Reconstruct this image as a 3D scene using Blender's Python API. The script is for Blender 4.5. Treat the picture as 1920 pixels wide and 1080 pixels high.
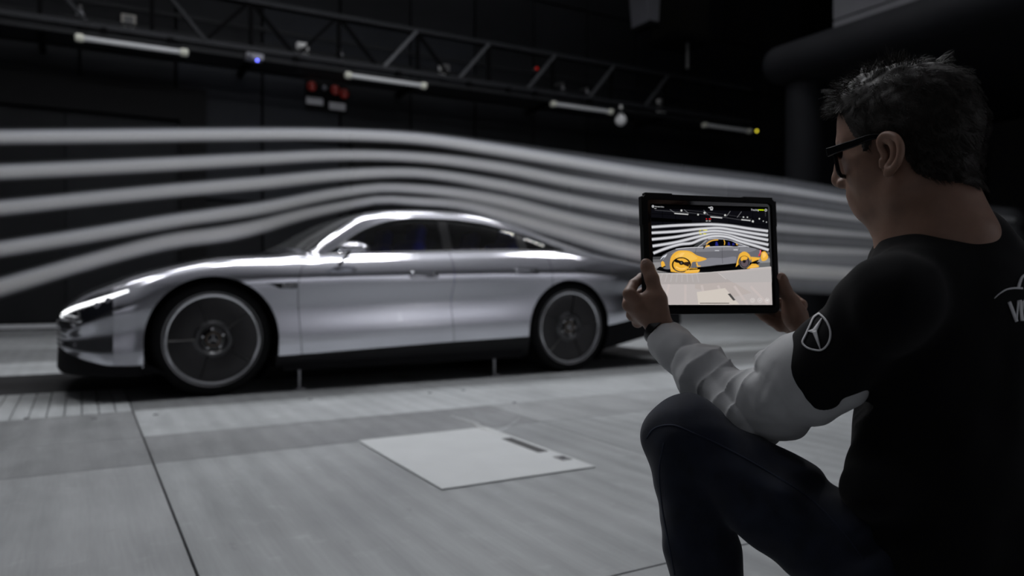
import bpy, bmesh, math, random
import numpy as np
from mathutils import Vector, Matrix, Euler
from mathutils.bvhtree import BVHTree
random.seed(7); rng = np.random.default_rng(7)
scn = bpy.context.scene
for o in list(bpy.data.objects): bpy.data.objects.remove(o)
COL = scn.collection
PI = math.pi

# ---------------------------------------------------------------- camera
FPX = 1417.7; CAM = np.array([-0.7477, -5.2396, 0.7616]); YAW, PITCH, ROLL = 0.5178, -0.0099, 0.0018
_F = np.array([math.sin(YAW)*math.cos(PITCH), math.cos(YAW)*math.cos(PITCH), math.sin(PITCH)])
_R = np.array([math.cos(YAW), -math.sin(YAW), 0.0]); _U = np.cross(_R, _F)
CR = _R*math.cos(ROLL) + _U*math.sin(ROLL); CU = -_R*math.sin(ROLL) + _U*math.cos(ROLL); CF = _F
cd = bpy.data.cameras.new('camera'); cam = bpy.data.objects.new('camera', cd); COL.objects.link(cam)
cam.matrix_world = Matrix(((CR[0], CU[0], -CF[0], CAM[0]), (CR[1], CU[1], -CF[1], CAM[1]), (CR[2], CU[2], -CF[2], CAM[2]), (0, 0, 0, 1)))
cd.sensor_width = 36.0; cd.lens = 36.0*FPX/1920.0; cd.clip_start = 0.05; cd.clip_end = 100
cd.dof.use_dof = True; cd.dof.focus_distance = 1.25; cd.dof.aperture_fstop = 2.9
scn.camera = cam

# ---------------------------------------------------------------- world, lamps, exposure
w = bpy.data.worlds.new('hall_air'); scn.world = w; w.use_nodes = True
w.node_tree.nodes['Background'].inputs[0].default_value = (0.5, 0.55, 0.7, 1)
w.node_tree.nodes['Background'].inputs[1].default_value = 0.004
scn.view_settings.view_transform = 'Standard'; scn.view_settings.look = 'None'
scn.view_settings.gamma = 1.0; scn.view_settings.use_curve_mapping = False
scn.view_settings.exposure = 0.0
scn.cycles.max_bounces = 7; scn.cycles.diffuse_bounces = 3; scn.cycles.glossy_bounces = 4
scn.cycles.transmission_bounces = 4; scn.cycles.transparent_max_bounces = 16; scn.cycles.volume_bounces = 1
scn.cycles.sample_clamp_indirect = 4.0; scn.cycles.use_denoising = True
scn.cycles.volume_step_rate = 1.0
def area(name, loc, sx, sy, power, col=(0.965, 0.975, 1.0), rot=(0, 0, 0), spread=180):
    l = bpy.data.lights.new(name, 'AREA'); l.shape = 'RECTANGLE'; l.size = sx; l.size_y = sy
    l.energy = power; l.color = col; l.spread = math.radians(spread)
    o = bpy.data.objects.new(name, l); o.location = loc; o.rotation_euler = rot; COL.objects.link(o); return o
LAMPS = []
for x in (-2.6, -0.6, 1.4, 3.4, 5.4): LAMPS.append((x, 2.9, 1.3, 34))
LAMPS += [(-2.3, -0.3, 1.0, 30), (0.48, -0.3, 0.55, 32), (1.97, -0.3, 1.9, 112), (5.85, -0.3, 1.3, 66)]
for x, y, ln, e in LAMPS:
    area('ceiling_lamp_light', (x, y, 6.0), ln, 0.20, e)
    area('added_ceiling_fill', (x, y, 6.12), 1.55, 0.22, 55, rot=(PI, 0, 0))  # upward fill added to brighten the ceiling that roof and hood reflect

WALL_FILL = (3.4, 5.8, 8.2, 10.6)                 # unseen fill lamps, added to brighten the pale panels behind the viewer
for x in WALL_FILL:
    area('added_wall_fill', (x, -8.75, 4.3), 1.55, 0.22, 50, rot=(math.radians(-42), 0, 0), spread=170)

for x in (-7.2, -4.8): area('added_wall_fill', (x, -8.75, 4.3), 1.55, 0.22, 24, rot=(math.radians(-42), 0, 0), spread=170)  # two weaker fill lamps, added for the reflection in the front wing
for x, z in ((5.0, 2.3), (5.4, 0.9), (1.0, 1.6)):   # small floodlights on the wall behind the viewer
    l = bpy.data.lights.new('floodlight', 'POINT'); l.energy = 2.5; l.shadow_soft_size = 0.05; lo_ = bpy.data.objects.new('floodlight', l); lo_.location = (x, -9.6, z); COL.objects.link(lo_)

# ---------------------------------------------------------------- pixel helpers (1920 x 1080 frame of the photograph)
def ray(px, py): return CF*FPX + CR*(px-960) + CU*(540-py)
def PY(px, py, Y):
    d = ray(px, py); return CAM + d*((Y-CAM[1])/d[1])
def PX(px, py, X):
    d = ray(px, py); return CAM + d*((X-CAM[0])/d[0])
def PZ(px, py, Z=0.0):
    d = ray(px, py); return CAM + d*((Z-CAM[2])/d[2])
def PD(px, py, depth): return CAM + ray(px, py)*(depth/FPX)

# ---------------------------------------------------------------- materials
MATS = {}
def mat(name, col, rough=0.5, metal=0.0, spec=0.5, noise=None, bump=None, coat=0.0, coat_rough=0.05, emit=None, estr=0.0, sheen=0.0):
    """noise=(scale, amount, axis_scale xyz) varies the colour; bump=(scale, strength, distance)"""
    if name in MATS: return MATS[name]
    m = bpy.data.materials.new(name); m.use_nodes = True; nt = m.node_tree; b = nt.nodes['Principled BSDF']
    b.inputs['Base Color'].default_value = (*col, 1); b.inputs['Roughness'].default_value = rough
    b.inputs['Metallic'].default_value = metal; b.inputs['Specular IOR Level'].default_value = spec
    b.inputs['Coat Weight'].default_value = coat; b.inputs['Coat Roughness'].default_value = coat_rough
    b.inputs['Sheen Weight'].default_value = sheen
    if emit: b.inputs['Emission Color'].default_value = (*emit, 1); b.inputs['Emission Strength'].default_value = estr
    tc = None
    def coords(sc):
        nonlocal tc
        if tc is None: tc = nt.nodes.new('ShaderNodeTexCoord')
        mp = nt.nodes.new('ShaderNodeMapping'); mp.inputs['Scale'].default_value = sc
        nt.links.new(tc.outputs['Object'], mp.inputs['Vector']); return mp
    if noise:
        sc, amt, ax = noise
        n = nt.nodes.new('ShaderNodeTexNoise'); n.inputs['Scale'].default_value = sc; n.inputs['Detail'].default_value = 5
        nt.links.new(coords(ax).outputs[0], n.inputs['Vector'])
        r = nt.nodes.new('ShaderNodeMapRange'); r.inputs[1].default_value = 0.25; r.inputs[2].default_value = 0.75
        r.inputs[3].default_value = 1-amt; r.inputs[4].default_value = 1+amt
        nt.links.new(n.outputs['Fac'], r.inputs[0])
        mx = nt.nodes.new('ShaderNodeVectorMath'); mx.operation = 'SCALE'; mx.inputs[0].default_value = col
        nt.links.new(r.outputs[0], mx.inputs['Scale']); nt.links.new(mx.outputs[0], b.inputs['Base Color'])
    if bump:
        sc, st, dist = bump[:3]; ax = bump[3] if len(bump) > 3 else (1, 1, 1)
        n = nt.nodes.new('ShaderNodeTexNoise'); n.inputs['Scale'].default_value = sc; n.inputs['Detail'].default_value = 4
        nt.links.new(coords(ax).outputs[0], n.inputs['Vector'])
        bp = nt.nodes.new('ShaderNodeBump'); bp.inputs['Strength'].default_value = st; bp.inputs['Distance'].default_value = dist
        nt.links.new(n.outputs['Fac'], bp.inputs['Height']); nt.links.new(bp.outputs[0], b.inputs['Normal'])
    MATS[name] = m; return m
def emat(name, col, s=1.0):
    if name in MATS: return MATS[name]
    m = bpy.data.materials.new(name); m.use_nodes = True; nt = m.node_tree; nt.nodes.clear()
    e = nt.nodes.new('ShaderNodeEmission'); e.inputs[0].default_value = (*col, 1); e.inputs[1].default_value = s
    o = nt.nodes.new('ShaderNodeOutputMaterial'); nt.links.new(e.outputs[0], o.inputs[0]); MATS[name] = m; return m

# ---------------------------------------------------------------- object helpers
def mesh(name, verts, faces, m=None, parent=None, smooth=False, mats=None, fmat=None):
    me = bpy.data.meshes.new(name); me.from_pydata([tuple(map(float, v)) for v in verts], [], [tuple(map(int, f)) for f in faces])
    if mats:
        for x in mats: me.materials.append(x)
        if fmat is not None: me.polygons.foreach_set('material_index', list(fmat))
    elif m: me.materials.append(m)
    if smooth: me.polygons.foreach_set('use_smooth', [True]*len(me.polygons))
    me.update(); o = bpy.data.objects.new(name, me); COL.objects.link(o)
    if parent: o.parent = parent
    return o
def empty(name, loc=(0, 0, 0), rz=0):
    o = bpy.data.objects.new(name, None); o.location = loc; o.rotation_euler = (0, 0, rz); o.empty_display_size = 0.1; COL.objects.link(o); return o
def tag(o, label=None, cat=None, group=None, kind=None):
    if label: o['label'] = label
    if cat: o['category'] = cat
    if group: o['group'] = group
    if kind: o['kind'] = kind
    return o
def copy_tree(o, parent=None):
    c = o.copy(); COL.objects.link(c)
    if parent: c.parent = parent
    for ch in list(o.children): copy_tree(ch, c)
    return c
def bevel(o, wd, seg=2):
    b = o.modifiers.new('bevel', 'BEVEL'); b.width = wd; b.segments = seg; b.limit_method = 'ANGLE'; return o
class MB:
    def __init__(s): s.v = []; s.f = []
    def add(s, v, f):
        k = len(s.v); s.v += [tuple(x) for x in v]; s.f += [tuple(i+k for i in q) for q in f]; return s
    def box(s, c, d):
        x, y, z = (k/2 for k in d); cx, cy, cz = c
        v = [(cx+a*x, cy+b*y, cz+e*z) for e in (-1, 1) for b in (-1, 1) for a in (-1, 1)]
        return s.add(v, [(0, 2, 3, 1), (4, 5, 7, 6), (0, 1, 5, 4), (2, 6, 7, 3), (0, 4, 6, 2), (1, 3, 7, 5)])
    def box2(s, a, b): return s.box([(p+q)/2 for p, q in zip(a, b)], [abs(p-q) for p, q in zip(a, b)])
    def bar(s, p, q, w, h, up=(0, 0, 1)):
        p, q = np.array(p, float), np.array(q, float); d = q-p; d /= np.linalg.norm(d); u = np.array(up, float)
        if abs(d@u) > 0.99: u = np.array((0, 1.0, 0))
        a = np.cross(d, u); a /= np.linalg.norm(a); b = np.cross(a, d)
        v = [pt + a*w/2*i + b*h/2*j for pt in (p, q) for j in (-1, 1) for i in (-1, 1)]
        return s.add(v, [(0, 1, 3, 2), (4, 6, 7, 5), (0, 4, 5, 1), (2, 3, 7, 6), (0, 2, 6, 4), (1, 5, 7, 3)])
    def tube(s, path, r, n=10, cap=True, flat=(1, 1)):
        path = np.array(path, float); m = len(path); rr = np.broadcast_to(np.array(r, float), (m,))
        t = np.gradient(path, axis=0); t /= np.linalg.norm(t, axis=1)[:, None]+1e-12
        u = np.array((0, 0, 1.0)) if abs(t[0][2]) < 0.9 else np.array((1.0, 0, 0))
        a = np.cross(t[0], u); a /= np.linalg.norm(a); k = len(s.v)
        for i in range(m):
            a = a - t[i]*(a@t[i]); a /= np.linalg.norm(a); b = np.cross(t[i], a)
            for j in range(n):
                th = 2*PI*j/n; s.v.append(tuple(path[i] + rr[i]*(a*math.cos(th)*flat[0]+b*math.sin(th)*flat[1])))
        for i in range(m-1):
            for j in range(n):
                s.f.append((k+i*n+j, k+i*n+(j+1) % n, k+(i+1)*n+(j+1) % n, k+(i+1)*n+j))
        if cap: s.f.append(tuple(k+j for j in range(n))[::-1]); s.f.append(tuple(k+(m-1)*n+j for j in range(n)))
        return s
    def lathe(s, prof, n=24, axis='z', c=(0, 0, 0), close=False):
        k = len(s.v); m = len(prof)
        for r, h in prof:
            for j in range(n):
                th = 2*PI*j/n; x, y = r*math.cos(th), r*math.sin(th)
                p = {'z': (x, y, h), 'y': (x, h, y), 'x': (h, x, y)}[axis]
                s.v.append((p[0]+c[0], p[1]+c[1], p[2]+c[2]))
        for i in range(m-1):
            for j in range(n): s.f.append((k+i*n+j, k+i*n+(j+1) % n, k+(i+1)*n+(j+1) % n, k+(i+1)*n+j))
        if close:
            s.f.append(tuple(k+j for j in range(n))[::-1]); s.f.append(tuple(k+(m-1)*n+j for j in range(n)))
        return s
    def prism(s, poly, a, b, axis='y'):
        """poly: list of 2D points; extruded from a to b along axis"""
        n = len(poly); k = len(s.v)
        for h in (a, b):
            for (x, y) in poly: s.v.append({'y': (x, h, y), 'z': (x, y, h), 'x': (h, x, y)}[axis])
        s.f.append(tuple(k+i for i in range(n))); s.f.append(tuple(k+n+i for i in range(n))[::-1])
        for i in range(n): s.f.append((k+i, k+n+i, k+n+(i+1) % n, k+(i+1) % n))
        return s
    def build(s, name, m=None, parent=None, smooth=False, norm=True):
        o = mesh(name, s.v, s.f, m, parent, False)
        if norm:
            bm = bmesh.new(); bm.from_mesh(o.data); bmesh.ops.recalc_face_normals(bm, faces=bm.faces); bm.to_mesh(o.data); bm.free()
        if smooth:
            o.data.polygons.foreach_set('use_smooth', [True]*len(o.data.polygons))
            try: o.data.set_sharp_from_angle(angle=math.radians(40))
            except Exception: pass
        return o
def pchip(xk, yk):
    xk, yk = np.array(xk, float), np.array(yk, float); h = np.diff(xk); d = np.diff(yk)/h; m = np.zeros_like(yk)
    m[0], m[-1] = d[0], d[-1]
    for i in range(1, len(xk)-1):
        if d[i-1]*d[i] > 0:
            w1, w2 = 2*h[i]+h[i-1], h[i]+2*h[i-1]; m[i] = (w1+w2)/(w1/d[i-1]+w2/d[i])
    def f(x):
        x = np.clip(np.asarray(x, float), xk[0], xk[-1]); i = np.clip(np.searchsorted(xk, x)-1, 0, len(h)-1)
        t = (x-xk[i])/h[i]; t2, t3 = t*t, t*t*t
        return (2*t3-3*t2+1)*yk[i]+(t3-2*t2+t)*h[i]*m[i]+(-2*t3+3*t2)*yk[i+1]+(t3-t2)*h[i]*m[i+1]
    return f
def spline(pts, n):
    """smooth curve through points"""
    pts = np.array(pts, float); d = np.r_[0, np.cumsum(np.linalg.norm(np.diff(pts, axis=0), axis=1))]
    t = np.linspace(0, d[-1], n); m = np.gradient(pts, d, axis=0)
    i = np.clip(np.searchsorted(d, t)-1, 0, len(d)-2); h = (d[i+1]-d[i]); s = ((t-d[i])/h)[:, None]; h = h[:, None]
    return (2*s**3-3*s**2+1)*pts[i]+(s**3-2*s**2+s)*h*m[i]+(-2*s**3+3*s**2)*pts[i+1]+(s**3-s**2)*h*m[i+1]
# ================================================================ the hall
def floor_mat(name, base, stripe, seed):
    m = mat(name, base, 0.42, 0.0, 0.5)
    nt = m.node_tree; b = nt.nodes['Principled BSDF']
    g = nt.nodes.new('ShaderNodeNewGeometry')
    def nz(scale, ax, det=4, w=0):
        mp = nt.nodes.new('ShaderNodeMapping'); mp.inputs['Scale'].default_value = ax; mp.inputs['Location'].default_value = (seed*3.1, seed*1.7, 0)
        nt.links.new(g.outputs['Position'], mp.inputs['Vector'])
        n = nt.nodes.new('ShaderNodeTexNoise'); n.inputs['Scale'].default_value = scale; n.inputs['Detail'].default_value = det
        nt.links.new(mp.outputs[0], n.inputs['Vector']); return n.outputs['Fac']
    def mapr(src, a, c, lo, hi):
        r = nt.nodes.new('ShaderNodeMapRange'); r.inputs[1].default_value = a; r.inputs[2].default_value = c
        r.inputs[3].default_value = lo; r.inputs[4].default_value = hi; nt.links.new(src, r.inputs[0]); return r.outputs[0]
    def mul(a, c):
        k = nt.nodes.new('ShaderNodeMath'); k.operation = 'MULTIPLY'; nt.links.new(a, k.inputs[0]); nt.links.new(c, k.inputs[1]); return k.outputs[0]
    wv = nt.nodes.new('ShaderNodeTexWave'); wv.inputs['Scale'].default_value = 2.6; wv.inputs['Distortion'].default_value = 1.6
    wv.inputs['Detail'].default_value = 2; wv.inputs['Detail Scale'].default_value = 1.5
    mp = nt.nodes.new('ShaderNodeMapping'); mp.inputs['Scale'].default_value = (1, 0.12, 1); nt.links.new(g.outputs['Position'], mp.inputs['Vector'])
    nt.links.new(mp.outputs[0], wv.inputs['Vector'])
    fac = mul(mapr(wv.outputs['Fac'], 0, 1, 1-stripe, 1+stripe), mapr(nz(1.1, (1, 1, 1)), 0.3, 0.7, 0.86, 1.12))
    fac = mul(fac, mapr(nz(24, (3.5, 0.2, 1), 3), 0.35, 0.65, 0.95, 1.05))
    fac = mul(fac, mapr(nz(9, (1, 1, 1), 8), 0.60, 0.72, 1.0, 1.16))
    fac = mul(fac, mapr(nz(16, (1, 0.6, 1), 6), 0.66, 0.74, 1.0, 0.84))
    v = nt.nodes.new('ShaderNodeVectorMath'); v.operation = 'SCALE'; v.inputs[0].default_value = base
    nt.links.new(fac, v.inputs['Scale']); nt.links.new(v.outputs[0], b.inputs['Base Color'])
    nt.links.new(mapr(nz(5, (1, 0.4, 1), 5), 0.3, 0.7, 0.34, 0.52), b.inputs['Roughness'])
    return m
FM = [floor_mat('floor_plate_mid', (0.262, 0.273, 0.279), 0.07, 1), floor_mat('floor_plate_dark', (0.192, 0.198, 0.203), 0.05, 2),
      floor_mat('floor_plate_light', (0.35, 0.364, 0.372), 0.05, 3), floor_mat('floor_plate_smooth', (0.276, 0.285, 0.292), 0.03, 4)]
black_gap = mat('joint_black', (0.012, 0.012, 0.013), 0.7)
sub = MB().box2((-9, -10, -0.12), (17, 8.6, -0.03)).build('floor', black_gap); tag(sub, 'grey plated floor of the test hall', None, None, 'structure')
def plate(x0, x1, y0, y1, m, z=0.0, th=0.03, name='floor_plate', gap=0.0035):
    o = MB().box2((x0+gap, y0+gap, z-th), (x1-gap, y1-gap, z)).build(name, m, sub); bevel(o, 0.0015, 1); return o
XC = [-9, -6.16, -4.27, -2.38, -0.49, 1.40, 3.29, 5.18, 7.07, 8.96, 11.5, 14, 17]
rows = [(-10, -7.6), (-7.6, -5.6), (-5.6, -3.68), (-3.68, -1.78), (-1.78, -1.17), (-1.17, -0.34)]
for r, (y0, y1) in enumerate(rows):
    for i in range(len(XC)-1):
        if r == 4: m = FM[1] if XC[i] < 0.5 else FM[3]
        elif r == 5: m = FM[2] if XC[i+1] > 0 else FM[0]
        elif r == 3: m = FM[0] if i != 3 else FM[3]
        else: m = FM[(i+r) % 2*3]
        if r == 5 and XC[i] == -2.38: m = FM[1]
        plate(XC[i], XC[i+1], y0, y1, m)
for y0, y1 in ((-0.34, 0.72), (1.94, 2.97), (2.97, 4.6), (4.6, 6.5), (6.5, 8.3)):
    for i in range(len(XC)-1):
        if y0 == -0.34 and XC[i] in (-2.38,):
            continue
        if y0 > 4 and XC[i] > 9: pass
        plate(XC[i], XC[i+1], y0, y1, FM[1] if (y0 in (2.97, 6.5) and i < 5) or y0 == -0.34 and XC[i] > -1 else FM[2 if y0 != 4.6 else 3])
for k in range(22):
    x0 = -2.38+k*1.89/22; plate(x0, x0+1.89/22, -0.34, 0.72, FM[2], name='floor_slat', gap=0.003)
belt_m = mat('belt_rubber', (0.013, 0.013, 0.014), 0.5, noise=(6, 0.3, (0.3, 2, 1)))
b1 = MB().box2((-3.6, 0.727, -0.03), (4.7, 1.933, -0.002)).build('rolling_belt', belt_m, sub)
for x0, x1 in ((-9, -3.6), (4.7, 8.96), (8.96, 17)): plate(x0, x1, 0.72, 1.94, FM[2])
# bright square hatch with slot and latch
hatch = empty('floor_hatch', (0.727, -2.265, 0)); tag(hatch, 'pale square floor hatch with a dark slot, in front of the silver car', 'hatch')
hm = mat('hatch_steel', (0.50, 0.515, 0.52), 0.45, noise=(5, 0.05, (1, 1, 1)))
def H(x, y): return (x-0.727, y+2.265)
o = MB().box2((-0.342, -0.475, 0.0005), (0.342, 0.475, 0.007)).build('hatch_plate', hm, hatch); bevel(o, 0.002)
o = MB().box2((*H(0.992, -2.42), 0.0066), (*H(1.045, -2.09), 0.0085)).build('slot', mat('slot_dark', (0.03, 0.03, 0.032), 0.6), hatch)
lp = PZ(1055, 862)
lt = MB().box((lp[0]-0.727, lp[1]+2.265, 0.0075), (0.05, 0.075, 0.002)).build('latch', mat('latch_grey', (0.16, 0.16, 0.165), 0.4, 0.6), hatch)
MB().lathe([(0.006, 0.0084), (0.006, 0.0105), (0.013, 0.0105), (0.013, 0.0084)], 20, 'z', (lp[0]-0.727, lp[1]+2.265, 0)).build('ring_pull', mat('bright_steel', (0.7, 0.7, 0.72), 0.2, 1.0), lt, True)
# bolts in the floor plates
def bolt():
    return MB().lathe([(0.0, 0.004), (0.005, 0.004), (0.006, 0.0015), (0.009, 0.0015), (0.0105, 0.0045), (0.013, 0.004), (0.014, 0.0)], 20)
bm0 = bolt().build('bolt', MATS['bright_steel'], sub, True)
BP = [(292, 778), (582, 749), (806, 737), (869, 732), (931, 816), (965, 755), (176, 786), (50, 785)]
for i, uv in enumerate(BP):
    p = PZ(*uv); b = bm0 if i == 0 else bm0.copy()
    if i: COL.objects.link(b); b.parent = sub
    b.location = p

# ---- walls and ceiling
wall_base = mat('wall_black', (0.003, 0.003, 0.0033), 0.9, spec=0.05); ceil_m = mat('ceiling_grey', (0.72, 0.72, 0.74), 0.85)
WPM = [mat('wall_panel_black_a', (0.006, 0.0064, 0.0075), 0.7, spec=0.15, noise=(2, 0.2, (1, 1, 1)), bump=(60, 0.2, 0.003)),
       mat('wall_panel_black_b', (0.0078, 0.0084, 0.0098), 0.7, spec=0.15, noise=(2, 0.2, (1, 1, 1)), bump=(60, 0.2, 0.003)),
       mat('wall_panel_blueblack', (0.012, 0.0132, 0.0165), 0.7, spec=0.15, noise=(2, 0.15, (1, 1, 1)), bump=(60, 0.2, 0.003))]
def wall(name, a, b, label):
    o = MB().box2(a, b).build(name, wall_base); tag(o, label, None, None, 'structure'); return o
wb = wall('wall_back', (-9, 8.62, -0.1), (17, 8.9, 9), 'black panelled wall behind the car')
wl = wall('wall_left', (-9.2, -10, -0.1), (-9, 8.9, 9), 'black side wall upstream of the car')
wall_grey = mat('wall_grey', (0.16, 0.16, 0.17), 0.85)
wf = wall('wall_front', (-9, -10.3, -0.1), (17, -10, 9), 'dark wall behind the viewer with added pale bounce panels low down')
pale = mat('pale_bounce', (0.55, 0.55, 0.58), 0.8, noise=(1.5, 0.05, (1, 1, 1)))
for k in (-5, -4, -3, 0, 1, 2, 3, 4, 5): bevel(MB().box2((1.2+k*2.0, -10.0, 0.05), (3.18+k*2.0, -9.93, 3.6)).build('wall_panel', pale, wf), 0.004, 1)  # unseen pale panels, added as a bright surface for the doors to reflect
wf.data.materials[0] = wall_grey; pass
wr = wall('wall_right', (17, -10, -0.1), (17.2, 8.9, 9), 'dark far side wall behind the intake lip')
ce = wall('ceiling', (-9.2, -10.3, 9), (17.2, 8.9, 9.2), 'dim grey ceiling of the hall'); ce.data.materials[0] = ceil_m
ZJ = [0.16, 1.0, 2.13, 3.28, 4.43, 5.58, 6.73, 9.0]
for i in range(-4, 12):
    x0 = -0.76+1.4*i; x1 = x0+1.4
    for j in range(len(ZJ)-1):
        k = 2 if (i in (1, 2) and j in (2, 3)) or (i in (2, 3, 4) and j in (4,)) else (i*7+j*3) % 2
        o = MB().box2((x0+0.022, 8.56+0.02*((i*3+j) % 2), ZJ[j]+0.02), (x1-0.022, 8.62, ZJ[j+1]-0.02)).build('wall_panel', WPM[k], wb); bevel(o, 0.006, 1)
skirt = MB().box2((-9, 8.50, 0.012), (17, 8.56, 0.075)).build('baseboard_back', mat('strip_alu', (0.52, 0.53, 0.55), 0.4, 0.3, noise=(30, 0.25, (1, 1, 1)))); tag(skirt, 'thin pale metal strip along the foot of the back wall', None, None, 'structure')
# portal frame
dm = mat('portal_black', (0.004, 0.004, 0.0045), 0.7, spec=0.1)
d1 = empty('door_1', (0, 8.4, 0)); tag(d1, 'wide black gate frame in the back wall', None, None, 'structure')
MB().box2((-6, 0.0, 3.42), (1.09, 0.2, 3.95)).build('lintel', dm, d1)
MB().box2((0.68, 0.0, 0.0), (1.09, 0.2, 3.42)).build('jamb', dm, d1)
for k in range(4): MB().box2((-5.9+k*1.65, 0.12, 0.1), (-4.27+k*1.65, 0.2, 3.41)).build('gate_leaf', WPM[k % 2], d1)
d2 = empty('door_2', (0, 8.4, 0)); tag(d2, 'wide black gate frame right of the red buttons', None, None, 'structure')
MB().box2((3.62, 0.0, 3.02), (10.4, 0.2, 3.5)).build('lintel', dm, d2)
for x in (3.62, 10.0): MB().box2((x, 0.0, 0.0), (x+0.4, 0.2, 3.02)).build('jamb', dm, d2)
for k in range(4): MB().box2((4.04+k*1.5, 0.12, 0.1), (5.5+k*1.5, 0.2, 3.0)).build('gate_leaf', WPM[k % 2], d2)
# ================================================================ catwalk truss and fittings on the back wall (plane Y = 7.5)
steel = mat('truss_steel', (0.012, 0.0125, 0.014), 0.6, 0.2, spec=0.2); steel_b = mat('strut_steel', (0.022, 0.023, 0.026), 0.55, 0.2, spec=0.2)
dsteel = mat('truss_dark', (0.003, 0.003, 0.0033), 0.8, spec=0.05)
cw = empty('catwalk', (0, 7.5, 4.5)); tag(cw, 'steel lattice catwalk running along the back wall above the car', 'catwalk')
TY = 0.0
MB().bar((-3, 0, 0.77), (13, 0, 0.77), 0.06, 0.07).build('handrail', steel_b, cw)
MB().bar((-3, 0, 0.0), (13, 0, 0.0), 0.07, 0.08).build('lower_chord', steel_b, cw)
MB().bar((-3, 0.55, 0.25), (13, 0.55, 0.25), 0.03, 0.05).build('guard_rail', steel, cw)
MB().bar((-3, 0.55, 0.52), (13, 0.55, 0.52), 0.03, 0.05).build('guard_rail', steel, cw)
MB().box2((-3, 0.0, -0.14), (13, 0.75, -0.10)).build('walkway', steel, cw)
MB().box2((-3, -0.12, -0.2), (13, -0.02, -0.15)).build('cable_tray', steel, cw)
dg = MB().bar((0, 0, 0), (-0.62, 0, -0.72), 0.05, 0.05).build('brace', mat('brace_steel', (0.08, 0.083, 0.09), 0.45, 0.3), cw); dg.location = (4.51, -0.03, 0.74)
for x in (5.98, 7.46, 8.93, 10.4): c = dg.copy(); COL.objects.link(c); c.location.x = x
dn = MB().bar((0, 0, 0), (0.62, 0, -0.72), 0.05, 0.05).build('brace', steel_b, cw); dn.location = (-1.28, -0.03, 0.74)
for x in (0.33,): c = dn.copy(); COL.objects.link(c); c.location.x = x
dd = MB().bar((0, 0.04, 0), (0.66, 0.04, -0.72), 0.05, 0.05).build('lattice_bar', dsteel, cw); dd.location = (1.69, 0, 0.74)
for x in (3.14, 4.55): c = dd.copy(); COL.objects.link(c); c.location.x = x
de = MB().bar((0, 0.04, 0), (-0.66, 0.04, -0.72), 0.05, 0.05).build('lattice_bar', dsteel, cw); de.location = (1.61, 0, 0.74)
for x in (3.06,): c = de.copy(); COL.objects.link(c); c.location.x = x
ps = MB().bar((0, 0.02, 0), (0, 0.02, 0.74), 0.06, 0.06).build('post', dsteel, cw); ps.location = (1.65, 0, 0.02)
for x in (-2.7, -1.25, 0.2, 3.1, 4.55, 6.0, 7.45, 8.9, 10.35, 11.8): c = ps.copy(); COL.objects.link(c); c.location.x = x
hk = MB().box((0, 0, 0), (0.09, 0.12, 0.16)).build('hanger_clamp', dsteel, cw); hk.location = (-0.45, -0.05, -0.12)
for x in (0.45, 2.35, 4.15, 5.55, 6.4, 7.0, 8.3): c = hk.copy(); COL.objects.link(c); c.location.x = x
br = MB().bar((0, 0, 0), (0, 1.1, 0), 0.08, 0.1).build('wall_bracket', dsteel, cw); br.location = (-1.25, 0, -0.18)
for x in (1.65, 4.55, 7.45, 10.35): c = br.copy(); COL.objects.link(c); c.location.x = x
# tube lights hanging under the catwalk (switched off)
tube_m = mat('tube_glass', (0.62, 0.63, 0.64), 0.25, spec=0.6, coat=0.5); cap_m = mat('tube_cap', (0.72, 0.72, 0.62), 0.35)
tlab = ['unlit tube lamp under the catwalk, leftmost and largest', 'unlit tube lamp under the catwalk, right of the red buttons',
        'unlit tube lamp beside the hanging white globe lamp', 'unlit tube lamp nearest the intake lip, smallest and dimmest']
for k, (xa, xb) in enumerate(((-0.80, 0.68), (3.19, 4.66), (7.36, 8.84), (11.4, 12.87))):
    t = empty('tube_lamp', ((xa+xb)/2, 7.42, 4.27)); tag(t, tlab[k], 'lamp', 'tube lamps under the catwalk'); hl = (xb-xa)/2
    MB().tube([(-hl+0.1, 0, 0), (hl-0.1, 0, 0)], 0.042, 14).build('tube', tube_m, t, True)
    for s in (-1, 1):
        MB().tube([(s*(hl-0.1), 0, 0), (s*(hl-0.08), 0, 0), (s*hl, 0, 0), (s*(hl+0.02), 0, 0)], [0.045, 0.062, 0.062, 0.04], 14).build('end_cap', cap_m, t, True)
        MB().bar((s*(hl-0.12), 0, 0.03), (s*(hl-0.12), 0, 0.12), 0.05, 0.03).build('clip', dsteel, t)
white_m = mat('box_white', (0.92, 0.92, 0.90), 0.5); greym = mat('box_grey', (0.12, 0.12, 0.12), 0.5)
def wbox(uv, Y, sx, sz, lab, style):
    p = PY(*uv, Y); e = empty('junction_box', p); tag(e, lab, 'box', 'boxes on the back wall')
    MB().box((0, 0, 0), (sx, 0.1, sz)).build('case', white_m if style else mat('box_beige', (0.3, 0.29, 0.26), 0.5), e)
    if style == 0:
        MB().box((0, -0.052, 0.02), (sx*0.62, 0.012, sz*0.62)).build('recess', greym, e); MB().box((0, -0.06, -sz*0.22), (sx*0.6, 0.012, sz*0.26)).build('label_plate', white_m, e)
    elif style == 1:
        MB().bar((-sx*0.3, -0.055, -sz*0.25), (sx*0.3, -0.055, sz*0.1), 0.012, sz*0.14).build('arrow', greym, e); MB().box((-sx*0.15, -0.054, 0.02), (sx*0.5, 0.012, sz*0.14)).build('bar_mark', greym, e)
    else:
        MB().box((0, -0.054, sz*0.2), (sx*0.9, 0.012, sz*0.55)).build('recess', greym, e)
wbox((241, 43), 8.5, 0.21, 0.24, 'beige framed box with grey recess high on the left wall', 0)
wbox((567, 94), 8.5, 0.20, 0.24, 'white square sign box with dark arrow mark above the rail', 1)
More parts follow.
